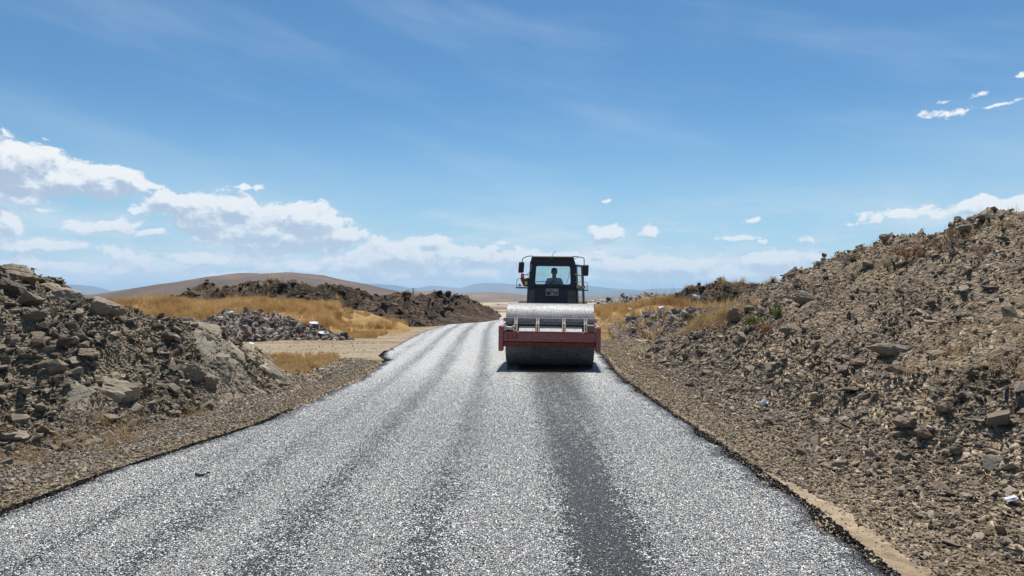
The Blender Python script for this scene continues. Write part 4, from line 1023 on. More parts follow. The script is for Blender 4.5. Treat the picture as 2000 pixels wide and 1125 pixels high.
# lower front: centre panel between two dusty corner panes
lo = MB().hexa([(-.705, CY, 1.1), (.705, CY, 1.1), (.69, CY + ym(1.812), 1.812), (-.69, CY + ym(1.812), 1.812)], [(-.705, CY + .05, 1.1), (.705, CY + .05, 1.1), (.69, CY + .05 + ym(1.812), 1.812), (-.69, CY + .05 + ym(1.812), 1.812)], .01).build('lower_front_panel', 'cabpaint', rl)
MB().box(-.004, .004, CY + .022, CY + .035, 1.15, 1.80, 0).build('seam', 'black', rl)
def corner(x0, x1, mat, lab):
    p = rrect((x0 + x1) / 2, 1.49, x1 - x0, .53, .035, 6); q = MB()
    q.hexa([(a, CY - .016 + ym(z), z) for a, z in p], [(a, CY - .002 + ym(z), z) for a, z in p], 0); o = q.build('corner_pane', mat, rl); o['label'] = lab
corner(-.655, -.485, 'cornerglass', 'grey dusty lower corner pane'); corner(.425, .66, 'cornerglass2', 'brown dusty lower corner pane')
MB().tube([(.44 + .1 * (1 - math.cos(t)), CY + .02, 1.63 - .05 * math.sin(t)) for t in np.linspace(0, math.pi, 9)], .006, 6).build('washer_hose', 'black', rl)
# side walls: sill, door window, pillars
for s in (-1, 1):
    sm_ = MB()
    P0 = lambda y, z: (s * (.705 - .085 * (z - 1.1) / 1.6), y, z)
    for (ya, za, yb, zb, w) in ((CY + .10, 1.1, CY + .22, 2.56, .09), (4.42, 1.1, 4.42, 2.56, .08)):
        a = [P0(ya, za), P0(ya + w, za), P0(yb + w, zb), P0(yb, zb)]; sm_.hexa(a, [(x - s * .05, y, z) for x, y, z in a], .006)
    for (z0, z1) in ((1.1, 1.30), (1.80, 1.86), (2.50, 2.556)):
        a = [P0(CY + .2, z0), P0(4.42, z0), P0(4.42, z1), P0(CY + .2, z1)]; sm_.hexa(a, [(x - s * .04, y, z) for x, y, z in a], .004)
    sm_.build('side_frame', 'cabpaint', rl)
    if s < 0:
        q = MB(); bm2 = bmesh.new()
        bm2.faces.new([bm2.verts.new((p[0] + .03, p[1], p[2])) for p in (P0(CY + .25, 1.31), P0(4.4, 1.31), P0(4.4, 2.5), P0(CY + .25, 2.5))]); q._merge(bm2); q.build('side_window', 'glass', rl)
    # pale strips painted in for sky seen between corner post and windscreen frame
    if s < 0:
        MB().hexa([(-.612, CY + .03, 2.27), (-.596, CY + .03, 2.27), (-.575, CY + .06, 2.45), (-.590, CY + .06, 2.45)], [(-.612, CY + .05, 2.27), (-.596, CY + .05, 2.27), (-.575, CY + .08, 2.45), (-.590, CY + .08, 2.45)], 0).build('painted_sky_gap', 'palesteel', rl).location.y = -.01
        MB().hexa([(-.642, CY + .0, 2.06), (-.630, CY + .0, 2.06), (-.614, CY + .02, 2.19), (-.627, CY + .02, 2.19)], [(-.642, CY + .05, 2.06), (-.630, CY + .05, 2.06), (-.614, CY + .07, 2.19), (-.627, CY + .07, 2.19)], 0).build('painted_sky_gap', 'palesteel', rl).location.y = -.01
rf = MB(); ring_panel(rf, [(.62, 2.555), (-.62, 2.555), (-.69, 1.1), (.69, 1.1)], rrect(0, 2.14, 1.1, .66, .06, 8, 1.05), 4.45, 4.50); rf.build('rear_frame', 'cabpaint', rl)
rp = MB(); pane(rp, rrect(0, 2.14, 1.12, .68, .06, 8, 1.07), 4.47); rp.build('rear_window', 'glass', rl)
MB().box(-.68, .68, CY + .08, 4.42, 1.085, 1.12, .005).build('cab_floor', 'cabdark', rl)
# wiper, aerial, handrail seen inside
MB().tube([(.40, CY + .085, 1.95), (.44, CY + .09, 2.10), (.475, CY + .10, 2.28)], .006, 6).build('wiper', 'black', rl)
MB().tube([(-.47, CY + .28, 1.985), (-.2, CY + .28, 1.995), (.0, CY + .3, 1.99)], .012, 6).build('dash_rail', 'rail', rl)
MB().tube([(-.03, CY + .02, 2.60), (-.01, CY + .0, 2.70), (.03, CY - .01, 2.78), (.085, CY - .02, 2.84)], .006, 6).box(-.06, .0, CY - .0, CY + .06, 2.56, 2.64, .005).build('aerial', 'black', rl)
# number plate
pl = MB().box(-.168, .168, CY + .015, CY + .030, 1.61, 1.79, .002).build('number_plate', 'cabpaint', rl)
fr_ = MB()
for b4 in ((-.17, .17, 1.785, 1.793), (-.17, .17, 1.607, 1.615), (-.17, -.161, 1.616, 1.784), (.161, .17, 1.616, 1.784)): fr_.box(b4[0], b4[1], CY + .008, CY + .014, b4[2], b4[3], 0)
fr_.build('plate_border', 'platew', pl)
text_mesh('46 KBB', .092, 'plate_lettering', 'platew', pl, (0, CY + .010, 1.743), sx=1.05)
text_mesh('18511', .092, 'plate_lettering', 'platew', pl, (.045, CY + .010, 1.655), sx=1.0)
# mirrors
MB().tube([(-.56, CY + .05, 2.70), (-.68, CY + .0, 2.685), (-.79, CY - .03, 2.64), (-.83, CY - .03, 2.60), (-.84, CY - .03, 2.53)], .012, 8).tube([(-.86, CY - .03, 2.25), (-.82, CY - .03, 2.19), (-.72, CY, 2.165), (-.60, CY + .06, 2.165)], .010, 8).tube([(-.72, CY, 2.165), (-.62, CY + .05, 2.25)], .008, 6).build('mirror_arm', 'black', rl)
MB().hexa([(-.945, CY - .06, 2.22), (-.79, CY - .06, 2.23), (-.775, CY - .06, 2.53), (-.925, CY - .06, 2.53)], [(-.945, CY - .0, 2.22), (-.79, CY + .01, 2.23), (-.775, CY + .01, 2.53), (-.925, CY - .0, 2.53)], .022).build('mirror', 'black', rl)
MB().tube([(.56, CY + .05, 2.695), (.72, CY + .0, 2.68), (.84, CY - .03, 2.655), (.865, CY - .03, 2.62), (.87, CY - .03, 2.47)], .012, 8).tube([(.58, CY + .05, 2.62), (.72, CY, 2.677)], .007, 6).tube([(.60, CY + .06, 2.20), (.68, CY, 2.175), (.84, CY - .02, 2.17)], .010, 8).build('mirror_arm', 'black', rl)
MB().hexa([(.83, CY - .06, 2.155), (.985, CY - .06, 2.155), (.995, CY - .06, 2.465), (.82, CY - .06, 2.465)], [(.83, CY - .0, 2.155), (.985, CY + .01, 2.155), (.995, CY + .01, 2.465), (.82, CY - .0, 2.465)], .022).build('mirror', 'black', rl)
# left step with rusty box, lamps and beacon
MB().box(-1.0, -.70, CY - .02, CY + .30, 1.795, 1.83, .004).build('bracket_shelf', 'black', rl)
MB().tube([(-.985, CY, 1.83), (-.975, CY, 2.03), (-.965, CY, 2.055), (-.93, CY, 2.06), (-.86, CY + .03, 2.06)], .009, 6).build('guard_rail', 'rail', rl)
MB().hexa([(-.80, CY + .05, 1.86), (-.69, CY + .05, 1.84), (-.66, CY + .05, 2.10), (-.885, CY + .05, 2.045)], [(-.80, CY + .28, 1.86), (-.69, CY + .28, 1.84), (-.66, CY + .28, 2.10), (-.885, CY + .28, 2.045)], .008).build('tool_box', 'rust', rl)
MB().cyl((-.835, CY + .15, 2.070), .055, .03, 'Z', 16).build('beacon_base', 'black', rl)
MB().cyl((-.835, CY + .15, 2.145), .052, .12, 'Z', 20, .047, bev=.008).build('beacon', 'beacon', rl, True)
MB().box(-.76, -.685, CY - .02, CY + .045, 1.885, 1.975, .008).build('work_lamp', 'lamp', rl)
MB().cyl((-.90, CY + .0, 1.885), .042, .07, 'Y', 16, bev=.008).build('work_lamp', 'lamp', rl, True)
# right step with lamps, rail and open door
MB().box(.62, .985, CY - .02, CY + .10, 1.745, 1.775, .004).build('bracket_shelf', 'black', rl)
MB().tube([(.60, CY, 1.985), (.80, CY, 1.99), (.93, CY, 1.985), (.965, CY, 1.95), (.965, CY, 1.78)], .009, 6).build('guard_rail', 'rail', rl)
MB().cyl((.715, CY - .01, 1.865), .055, .08, 'Y', 16, bev=.01).build('work_lamp', 'lamp', rl, True)
MB().cyl((.868, CY - .01, 1.845), .048, .08, 'Y', 16, bev=.01).build('work_lamp', 'lamp', rl, True)
door = MB()
A = lambda u, z: (.645 + .225 * u + .05 * (2.46 - z) * 1.0, CY + .16 + .55 * u, z)   # the door stands part open
def dbar(u0, z0, u1, z1, w=.045, hz=False):
    if hz: a = [A(u0, z0 - w / 2), A(u1, z1 - w / 2), A(u1, z1 + w / 2), A(u0, z0 + w / 2)]
    else: a = [A(u0, z0), A(u0 + w / .6, z0), A(u1 + w / .6, z1), A(u1, z1)]
    door.hexa(a, [(x - .02, y + .03, z) for x, y, z in a], .004)
dbar(0, 1.15, 0, 2.47, .12); dbar(.80, 1.15, .80, 2.47, .14); dbar(0, 2.45, .98, 2.45, .06, True); dbar(0, 1.83, .98, 1.83, .12, True); dbar(0, 1.17, .98, 1.17, .06, True); dbar(0, 2.19, .95, 2.19, .02, True)
d_ = door.build('door', 'cabpaint', rl)
q = MB(); bm2 = bmesh.new(); bm2.faces.new([bm2.verts.new((p[0] - .01, p[1] + .015, p[2])) for p in (A(.03, 1.2), A(.93, 1.2), A(.93, 1.78), A(.03, 1.78))]); q._merge(bm2); q.build('door_pane', 'doorglass', d_)
q = MB(); bm2 = bmesh.new(); bm2.faces.new([bm2.verts.new((p[0] - .01, p[1] + .015, p[2])) for p in (A(.03, 1.88), A(.93, 1.88), A(.93, 2.43), A(.03, 2.43))]); q._merge(bm2); q.build('door_pane', 'doorglass', d_)
# inside: wheel, column, seat, dash
sw = MB(); sw.tube([(.045 + .155 * math.cos(a), CY + .30 + .05 * math.sin(a), 1.87 + .115 * math.sin(a)) for a in np.linspace(0, 2 * math.pi, 33)], .011, 8)
sw.tube([(-.10, CY + .30, 1.87), (.19, CY + .30, 1.87)], .009, 6).tube([(.045, CY + .30, 1.87), (.045, CY + .18, 1.45), (.045, CY + .12, 1.12)], .022, 8).build('steering_wheel', 'black', rl)
MB().box(-.55, .55, CY + .07, CY + .14, 1.12, 1.86, .01).build('dashboard', 'cabdark', rl)
MB().box(-.20, .28, 3.62, 4.10, 1.34, 1.45, .03).box(-.20, .28, 4.10, 4.20, 1.40, 1.90, .03).box(-.1, .18, 3.7, 4.05, 1.125, 1.335, .01).build('driver_seat', 'cabdark', rl)

# ------------------------------------------------------------------ driver
def skin_mat(name, c, r=.6):
    m, T, b = newmat(name, r, .3)
    n = T.noise(T.n('ShaderNodeTexCoord').outputs['Object'], 30, 4, .6)
    T.L.new(T.mix(1.0, c, T.ramp(n, [(.3, .85), (.7, 1.12)]), 'MULTIPLY'), b.inputs['Base Color']); return m
M['skin'] = skin_mat('skin', (.30, .16, .10)); M['shirt'] = skin_mat('shirt_cloth', (.40, .47, .58), .9); M['trousers'] = skin_mat('trouser_cloth', (.05, .055, .07), .9)
M['capcloth'] = skin_mat('cap_cloth', (.03, .035, .05), .9); M['hair'] = skin_mat('hair', (.012, .01, .008), .7)
def skin_body(name, verts, edges, root, mat, parent, lv=2):
    me = bpy.data.meshes.new(name); me.from_pydata([v[:3] for v in verts], edges, []); o = link(name, me, M[mat], parent)
    o.modifiers.new('skin', 'SKIN'); 
    for i, v in enumerate(verts):
        s = me.skin_vertices[0].data[i]; r = v[3]; s.radius = r if isinstance(r, tuple) else (r, r); s.use_root = (i == root)
    o.modifiers['skin'].use_smooth_shade = True
    sd_ = o.modifiers.new('sub', 'SUBSURF'); sd_.levels = lv; sd_.render_levels = lv; return o
dp = empty('person', (0, 0, 0)); dp.matrix_world = Matrix.Translation(rl.location) @ rl.rotation_euler.to_matrix().to_4x4() @ Matrix.Translation((.045, 3.85, 1.45))
tag(dp, 'driver in pale blue shirt and dark cap seated behind the roller windscreen', 'person')
# origin at the seat; -y is forward (towards the camera)
bv = [(0, .05, .09, (.15, .12)), (0, .05, .30, (.13, .10)), (0, .02, .50, (.15, .11)), (0, .0, .635, .068), (0, -.01, .69, .060), (0, -.02, .755, (.066, .075)), (0, -.02, .84, (.072, .085)), (0, -.01, .91, (.055, .065)),
      (-.175, .02, .59, .066), (-.245, -.07, .35, .045), (-.13, -.27, .42, .036), (-.045, -.30, .515, .028),
      (.175, .02, .59, .066), (.255, -.10, .36, .045), (.19, -.36, .40, .034), (.155, -.46, .43, .028),
      (-.10, .0, .06, .085), (-.13, -.40, .05, .065), (-.13, -.50, -.28, .045), (-.13, -.62, -.31, .04),
      (.10, .0, .06, .085), (.13, -.40, .05, .065), (.13, -.50, -.28, .045), (.13, -.62, -.31, .04)]
be = [(0, 1), (1, 2), (2, 3), (3, 4), (4, 5), (5, 6), (6, 7), (2, 8), (8, 9), (9, 10), (10, 11), (2, 12), (12, 13), (13, 14), (14, 15), (0, 16), (16, 17), (17, 18), (18, 19), (0, 20), (20, 21), (21, 22), (22, 23)]
skin_body('body', bv, be, 0, 'skin', dp)
cl = [v[:3] + ((v[3][0] + .014, v[3][1] + .014) if isinstance(v[3], tuple) else v[3] + .014,) for v in bv]
cl[3] = (0, .0, .625, .082)
idx = [0, 1, 2, 3, 8, 9, 12, 13]; extra = [(-.185, -.18, .385, .052), (.225, -.22, .385, .052)]
mp = {k: i for i, k in enumerate(idx)}
skin_body('shirt', [cl[i] for i in idx] + extra, [(mp[a], mp[b_]) for a, b_ in be if a in mp and b_ in mp] + [(mp[9], len(idx)), (mp[13], len(idx) + 1)], 0, 'shirt', dp)
idx = [0, 16, 17, 18, 20, 21, 22]; mp = {k: i for i, k in enumerate(idx)}
skin_body('trousers', [cl[i] for i in idx], [(mp[a], mp[b_]) for a, b_ in be if a in mp and b_ in mp], 0, 'trousers', dp)
def hand(cx, cy, cz, d, side, name='hand'):
    vs = [(cx, cy, cz, .026), (cx + d[0] * .05, cy + d[1] * .05, cz + d[2] * .05, (.034, .016))]; ed = [(0, 1)]
    for k in range(4):
        o_ = (k - 1.5) * .019; L_ = (.030, .036, .033, .026)[k]; i = len(vs)
        vs += [(cx + d[0] * .07 + o_ * side, cy + d[1] * .07, cz + d[2] * .07 + o_ * .3, .009), (cx + d[0] * (.07 + L_) + o_ * side, cy + d[1] * (.07 + L_) - .01, cz + d[2] * (.07 + L_), .008), (cx + d[0] * (.06 + L_ * 1.5) + o_ * side, cy + d[1] * .09 + .015, cz + d[2] * (.06 + L_ * 1.3), .007)]
        ed += [(1, i), (i, i + 1), (i + 1, i + 2)]
    i = len(vs); vs += [(cx + side * .035, cy - .01, cz + d[2] * .04, .010), (cx + side * .05, cy - .025, cz + d[2] * .07, .008)]; ed += [(0, i), (i, i + 1)]
    return skin_body(name, vs, ed, 0, 'skin', dp, 1)
hand(-.04, -.30, .52, (.35, -.2, .9), 1); hand(.152, -.465, .43, (-.3, -.9, .2), -1)
# cap, hair, face details
cb = bmesh.new(); bmesh.ops.create_uvsphere(cb, u_segments=20, v_segments=12, radius=1)
bmesh.ops.delete(cb, geom=[v for v in cb.verts if v.co.z < -.05], context='VERTS')
for v in cb.verts: v.co = Vector((v.co.x * .091, v.co.y * .106 - .012, .880 + v.co.z * .074))
mec = bpy.data.meshes.new('cap'); cb.to_mesh(mec); cb.free(); cap = link('cap', mec, M['capcloth'], dp, smooth=True)
MB().hexa([(-.07, -.10, .885), (.07, -.10, .885), (.05, -.175, .872), (-.05, -.175, .872)], [(-.07, -.10, .893), (.07, -.10, .893), (.05, -.175, .880), (-.05, -.175, .880)], .003).build('cap_peak', 'capcloth', cap)
MB().cyl((0, -.105, .815), .014, .03, 'Z', 8, .008).build('nose', 'skin', dp, True)
for s in (-1, 1):
    MB().cyl((s * .032, -.103, .845), .009, .006, 'Y', 8).build('eye', 'hair', dp)
    MB().box(s * .088 - .006, s * .088 + .006, -.03, .01, .80, .86, .005).build('ear', 'skin', dp)
MB().box(-.024, .024, -.107, -.098, .776, .783, .002).build('mouth', 'rust', dp)
cb = bmesh.new(); bmesh.ops.create_uvsphere(cb, u_segments=16, v_segments=10, radius=1)
for v in cb.verts: v.co = Vector((v.co.x * .090, v.co.y * .07 + .035, .83 + v.co.z * .08))
mec = bpy.data.meshes.new('hair'); cb.to_mesh(mec); cb.free(); link('hair', mec, M['hair'], dp, smooth=True)
# ------------------------------------------------------------------ single boulders that stand out
def boulder(px, py, Y, w, dims, seed, mat, label, rot=0, tilt=0, cuts=2, n=16, dz=.0, group=None, name='boulder', cat='boulder'):
    w = w * (.78 if px > 1200 and Y < 22 else .9); x = (px - 1000) / F * Y; z = float(land(np.array([x]), np.array([Y]))[0])
    me = boulder_mesh(name, seed, tuple(d * w for d in dims), n, 3 if w > .25 else 2, .05 * w)
    o = link(name, me, M[mat], None, (x, Y, z + dims[2] * w * .02 + dz * .4), (R(tilt), R(tilt * .6), R(rot)))
    tag(o, label, cat, group); return o
def onland(px, py, y0=3., y1=60.):
    """where the line of sight through a pixel of the photograph first meets the land"""
    ys = np.arange(y0, y1, .03); xs = (px - 1000) / F * ys; zs = EYE + (575 - py) / F * ys
    hit = np.nonzero(land(xs, ys) >= zs)[0]
    return float(ys[hit[0]]) if len(hit) else y1
B = lambda px, py, w, *a, **k: (lambda Y: boulder(px, py, Y, w / F * Y, *a, **k))(onland(px, py))
B(35, 548, 95, (1, .8, .55), 901, 'rock_grey', 'big flat-topped grey boulder crowning the left bank at the edge of the photo', 10, 6, dz=.02)
B(20, 578, 76, (1, .8, .8), 902, 'rock_grey', 'dark squarish boulder directly under the crowning boulder on the left bank', 40, 12)
B(95, 562, 60, (1, .7, .5), 903, 'rock_grey', 'wedge-shaped grey rock on the left bank crest right of the crowning boulder', -20, 15)
B(125, 585, 70, (1, .8, .45), 904, 'rock_grey', 'wide flat slab sloping down the right end of the left bank crest', 30, 18)
B(60, 588, 62, (1, .9, .6), 905, 'rock_grey', 'blocky grey rock halfway between the left bank crest and its stony slope', 70, 10)
B(205, 612, 78, (1, .7, .62), 906, 'rock_grey', 'lone pale-faced boulder in the gap between left bank and golden grass', 15, 5, n=12, dz=.12)
B(60, 632, 52, (1, .8, .6), 907, 'rock_grey', 'grey cube-like rock low on the left bank under the boulder pile', 25, 12)
B(170, 700, 62, (1, .7, .35), 908, 'rock_grey', 'flat pale slab lying amid the grey stones above the pale bedrock', 50, 14)
B(85, 715, 50, (1, .8, .5), 909, 'rock_grey', 'dark angular rock left of the flat pale slab', 10, 10)
B(35, 856, 50, (1, .8, .55), 910, 'rock_tan', 'dark brown stone with shaded hollow near the left edge above the dry weeds', 30, 8)
B(375, 742, 60, (1, .8, .9), 911, 'rock_grey', 'upright grey block at the base of the tilted slabs', 20, 6, n=12)
B(410, 757, 46, (1, .8, .8), 912, 'rock_grey', 'smaller grey block right of the upright one under the tilted slabs', 60, 8)
B(1770, 832, 62, (1, .9, .75), 920, 'rock_tan', 'largest tan boulder in the lower stones of the right bank', 15, 8, dz=.05)
B(1800, 848, 46, (1, .9, .7), 921, 'rock_tan', 'tan boulder touching the right side of the largest one', 60, 12)
B(1871, 888, 42, (1, .8, .72), 922, 'rock_tan', 'sharp-edged tan block below and right of the largest tan boulder', 35, 10, dz=.03)
B(1880, 782, 34, (1, .8, .8), 923, 'rock_tan', 'upright tan stone above the sharp-edged tan block', 80, 15)
B(1710, 780, 40, (1, .8, .9), 924, 'rock_tan', 'rounded grey-brown boulder up and left of the largest tan boulder', 10, 5)
B(1978, 965, 52, (1, .8, .42), 925, 'rock_tan', 'flat tan slab at the right edge of the photo by the white scrap', 20, 12)
B(1925, 965, 34, (1, .8, .4), 926, 'rock_tan', 'small flat tan slab just left of the one at the right photo edge', 70, 10)
B(1680, 712, 60, (1, .7, .4), 927, 'rock_tan', 'flat wedge of tan rock just under the dark ledge on the right bank', 10, 14)
B(1750, 690, 150, (1, .45, .30), 928, 'rock_tan', 'long dark bedrock ledge sticking out of the middle of the right bank', -8, 6, cuts=3, n=22)
B(1830, 695, 70, (1, .6, .45), 929, 'rock_tan', 'broken right end of the dark bedrock ledge', 20, 10)
B(1555, 650, 66, (1, .7, .55), 930, 'rock_tan', 'dark overhanging rock above the left end of the right bank stones', 15, 16)
B(1440, 622, 70, (1, .6, .6), 931, 'rock_grey', 'dark grey slab face at the foot of the right bank near the green shrubs', 30, 25)
B(1570, 590, 80, (1, .5, .45), 932, 'rock_grey', 'dark shadowed crag on the left shoulder of the right bank', 10, 20)
B(1418, 588, 36, (1, .8, 1), 933, 'rock_dark', 'dark upright block between dry grass and the right bank', 20, 6, dz=.15)
B(1850, 440, 42, (1, .7, .5), 934, 'rock_grey', 'dark crag on the skyline of the right bank', 20, 15)
B(1730, 466, 36, (1, .7, .5), 935, 'rock_grey', 'dark crag on the skyline left of the yellow-green shrub', 60, 15)
B(1925, 424, 44, (1, .8, .5), 936, 'rock_grey', 'dark skyline rock nearest the right photo edge', 10, 12)
B(1665, 476, 34, (1, .8, .5), 937, 'rock_grey', 'dark rock on the skyline right of the grey leafless shrub', 10, 12)
B(1300, 668, 40, (1, .6, .5), 938, 'rock_tan', 'leftmost big stone of the right bank beside the road shoulder', 30, 10)
B(1345, 700, 34, (1, .8, .7), 939, 'rock_tan', 'tan cube-like stone near the left end of the right bank', 50, 10)
B(1365, 660, 36, (1, .7, .5), 940, 'rock_dark', 'dark flat rock just above the tan cube-like stone', 10, 8)
B(1590, 776, 26, (1, .9, .9), 941, 'rock_tan', 'blocky brown stone on the right bank above the crumpled cup', 25, 10)
B(540, 708, 30, (1, .8, .7), 942, 'platew_rock' if 'platew_rock' in M else 'gravel_grey', 'white lump of plaster lying at the end of the left rock ridge', 10, 5)
# bedrock: tilted slabs of the outcrop and rounded masses below it
for i, (px, py, w, dims, rot, tilt, lab) in enumerate([
    (468, 700, 255, (1, .34, .20), 8, 34, 'broad smooth tan slab running down the ridge of the rock outcrop'),
    (405, 650, 105, (1, .5, .34), -38, 24, 'topmost tan slab of the sloping rock outcrop at the right end of the left bank'),
    (450, 690, 120, (1, .42, .36), -42, 26, 'long tan slab in the middle of the sloping rock outcrop'),
    (498, 722, 110, (1, .42, .36), -40, 24, 'lower tan slab of the sloping rock outcrop'),
    (538, 748, 70, (1, .5, .4), -36, 20, 'lowest dark slab where the rock outcrop meets the gravel'),
    (420, 712, 95, (1, .55, .5), -48, 30, 'fractured grey block under the topmost slab of the outcrop'),
    (465, 748, 100, (1, .5, .5), -44, 28, 'fractured tan block under the long slab of the outcrop'),
    (505, 770, 70, (1, .6, .5), -40, 22, 'small fractured block at the foot of the rock outcrop'),
    (372, 735, 80, (1, .7, .8), 20, 14, 'pale blue-grey block standing left of the rock outcrop'),
    (200, 765, 120, (1, .8, .7), 10, 12, 'big rounded pale bedrock mass low on the left bank'),
    (235, 745, 80, (1, .8, .8), 50, 8, 'dark-topped bedrock knob behind the big rounded pale mass'),
    (160, 800, 90, (1, .8, .5), 25, 16, 'pale lower shelf of bedrock above the dry weeds'),
    (440, 782, 60, (1, .7, .5), -20, 10, 'low tan rock by the weeds under the outcrop')]):
    Y = onland(px, py); w = w / F * Y; x = (px - 1000) / F * Y; z = float(land(np.array([x]), np.array([Y]))[0])
    me = boulder_mesh('bedrock', 700 + i, tuple(d * w for d in dims), 24, 3)
    o = link('bedrock', me, M['rock_bed'], None, (x - .05, Y + .16 * w, z - dims[2] * w * .12), (R(10), R(tilt), R(rot))); tag(o, lab, 'rock')
for i, (px, py, w) in enumerate([(468, 608, 30), (528, 648, 26)]):
    B(px, py, w, (1, .45, .35), 950 + i, 'gravel_grey', ['long grey concrete piece on top of the left rubble heap', 'grey concrete lump in the middle of the left rubble heap'][i], 40, 30, name='concrete_piece', cat='concrete piece', dz=.08)
for i, (px, py, w, lab) in enumerate([(858, 576, 14, 'left one of the two dark lumps on the crest of the earth berm'), (875, 577, 16, 'right one of the two dark lumps on the crest of the earth berm'), (752, 596, 22, 'dark hollowed block halfway up the berm left of the road'), (893, 580, 8, 'small pointed stone standing alone near the end of the berm crest')]):
    B(px, py, w, (1, .9, .8), 960 + i, 'rock_dark', lab, 30 * i, 10, dz=.06)
B(1166, 604, 14, (1, .8, .6), 970, 'gravel', 'pale rounded stone half hidden behind the right end of the drum', 0, 0, dz=.1)

# ------------------------------------------------------------------ litter
def sheet(name, px, py, w, h, col, label, seed, lift=.03, tilt=40, cat='litter', rough=.4):
    Y = onland(px, py); x = (px - 1000) / F * Y; z = float(land(np.array([x]), np.array([Y]))[0]); W_ = w / F * Y; H_ = h / F * Y * 1.3
    xs = np.linspace(-.5, .5, 9); X, Yy = np.meshgrid(xs, xs); r = np.random.default_rng(seed)
    Z = fbm(X + seed, Yy, .4, 3, seed) * .12 * W_
    sh = 1 - .35 * np.abs(Yy) ** 2 * (r.random() * 2)
    me = grid_mesh(name, X * W_ * sh, Yy * H_, Z)
    m, T, b = newmat(name + '_surface', rough, .4); n = T.noise(T.n('ShaderNodeTexCoord').outputs['Object'], 25, 4, .6)
    T.L.new(T.mix(1.0, col, T.ramp(n, [(.3, .75), (.7, 1.1)]), 'MULTIPLY'), b.inputs['Base Color'])
    o = link(name, me, m, None, (x, Y - .02, z + lift), (R(tilt), R(r.uniform(-15, 15)), R(r.uniform(-25, 25))), True)
    o.modifiers.new('thick', 'SOLIDIFY').thickness = .003; tag(o, label, cat); return o
sheet('plastic_scrap', 1971, 986, 30, 8, (.66, .70, .73), 'torn white plastic scrap among stones at the right photo edge', 3)
sheet('white_panel', 613, 637, 18, 7, (.48, .52, .53), 'tilted white panel on the right side of the left rubble heap', 4, .05, 26, rough=.5)
sheet('white_panel', 628, 655, 12, 6, (.55, .57, .56), 'small white board below the tilted white panel', 5, .1, 35)
sheet('dark_crate_scrap', 672, 661, 16, 10, (.03, .03, .032), 'black scrap at the right tail of the left rubble heap', 6, .12, 60)
sheet('plastic_scrap', 492, 672, 10, 3, (.7, .72, .8), 'pale plastic scrap on the near rim of the dirt track', 7, .03, 20)
sheet('sheet_metal_scrap', 1360, 595, 15, 6, (.42, .44, .46), 'pale bent sheet lying across the top of the right rubble heap', 8, .2, 60)
sheet('sheet_metal_scrap', 1292, 610, 11, 6, (.36, .42, .48), 'blue-grey sheet scrap in the middle of the right rubble heap', 9, .15, 50)
sheet('plastic_scrap', 1231, 612, 7, 6, (.42, .50, .56), 'light blue scrap at the left end of the right rubble heap', 10, .15, 60)
# crumpled cup
Y = onland(1485, 796); x = (1485 - 1000) / F * Y; z = float(land(np.array([x]), np.array([Y]))[0])
bm = bmesh.new(); seg = 20; rr = np.random.default_rng(4); rings = []
for k in range(7):
    t = k / 6; r0 = .030 + .012 * t
    rings.append([bm.verts.new(((r0 * (1 + .12 * math.sin(3 * a + k)) + rr.normal(0, .0015)) * math.cos(a), r0 * math.sin(a) * .85, .085 * t)) for a in np.linspace(0, 2 * math.pi, seg, endpoint=False)])
for a, b_ in zip(rings, rings[1:]):
    for k in range(seg): bm.faces.new((a[k], a[(k + 1) % seg], b_[(k + 1) % seg], b_[k]))
bm.faces.new(rings[0][::-1]); me = bpy.data.meshes.new('paper_cup'); bm.to_mesh(me); bm.free()
m, T, b = newmat('cup_paper', .4, .4); T.L.new(T.ramp(T.noise(T.n('ShaderNodeTexCoord').outputs['Object'], 20, 3), [(.4, (.62, .72, .80)), (.6, (.85, .88, .90))]), b.inputs['Base Color'])
o = link('paper_cup', me, m, None, (x, Y - .03, z + .05), (R(50), R(20), R(30)), True); o.scale = (1.1,) * 3; o.modifiers.new('thick', 'SOLIDIFY').thickness = .001
tag(o, 'crumpled white and pale blue cup lying on the gravel of the right shoulder', 'cup')
# curled strip of rubber on the road
Y = onland(395, 936); x = (395 - 1000) / F * Y
pr = [(-.085, .022), (-.066, .006), (-.03, .002), (.01, .002), (.035, .008), (.055, .024), (.078, .034), (.090, .026)]
V = []; Fc = []
for i, (a, h) in enumerate(pr):
    for (dy, dz) in ((-.022, 0), (.022, .004), (.022, .012), (-.022, .008)): V.append((a, dy, h + dz))
for i in range(len(pr) - 1):
    for k in range(4): Fc.append((i * 4 + k, i * 4 + (k + 1) % 4, (i + 1) * 4 + (k + 1) % 4, (i + 1) * 4 + k))
Fc += [(3, 2, 1, 0), tuple(len(V) - 4 + k for k in range(4))]
me = me_from('rubber_strip', V, Fc); o = link('rubber_strip', me, M['tar'], None, (x, Y, .026), (R(6), 0, R(4)), True); o.scale = (.72,) * 3; tag(o, 'curled black strip of rubber lying on the white chippings left of the middle', 'rubber strip')

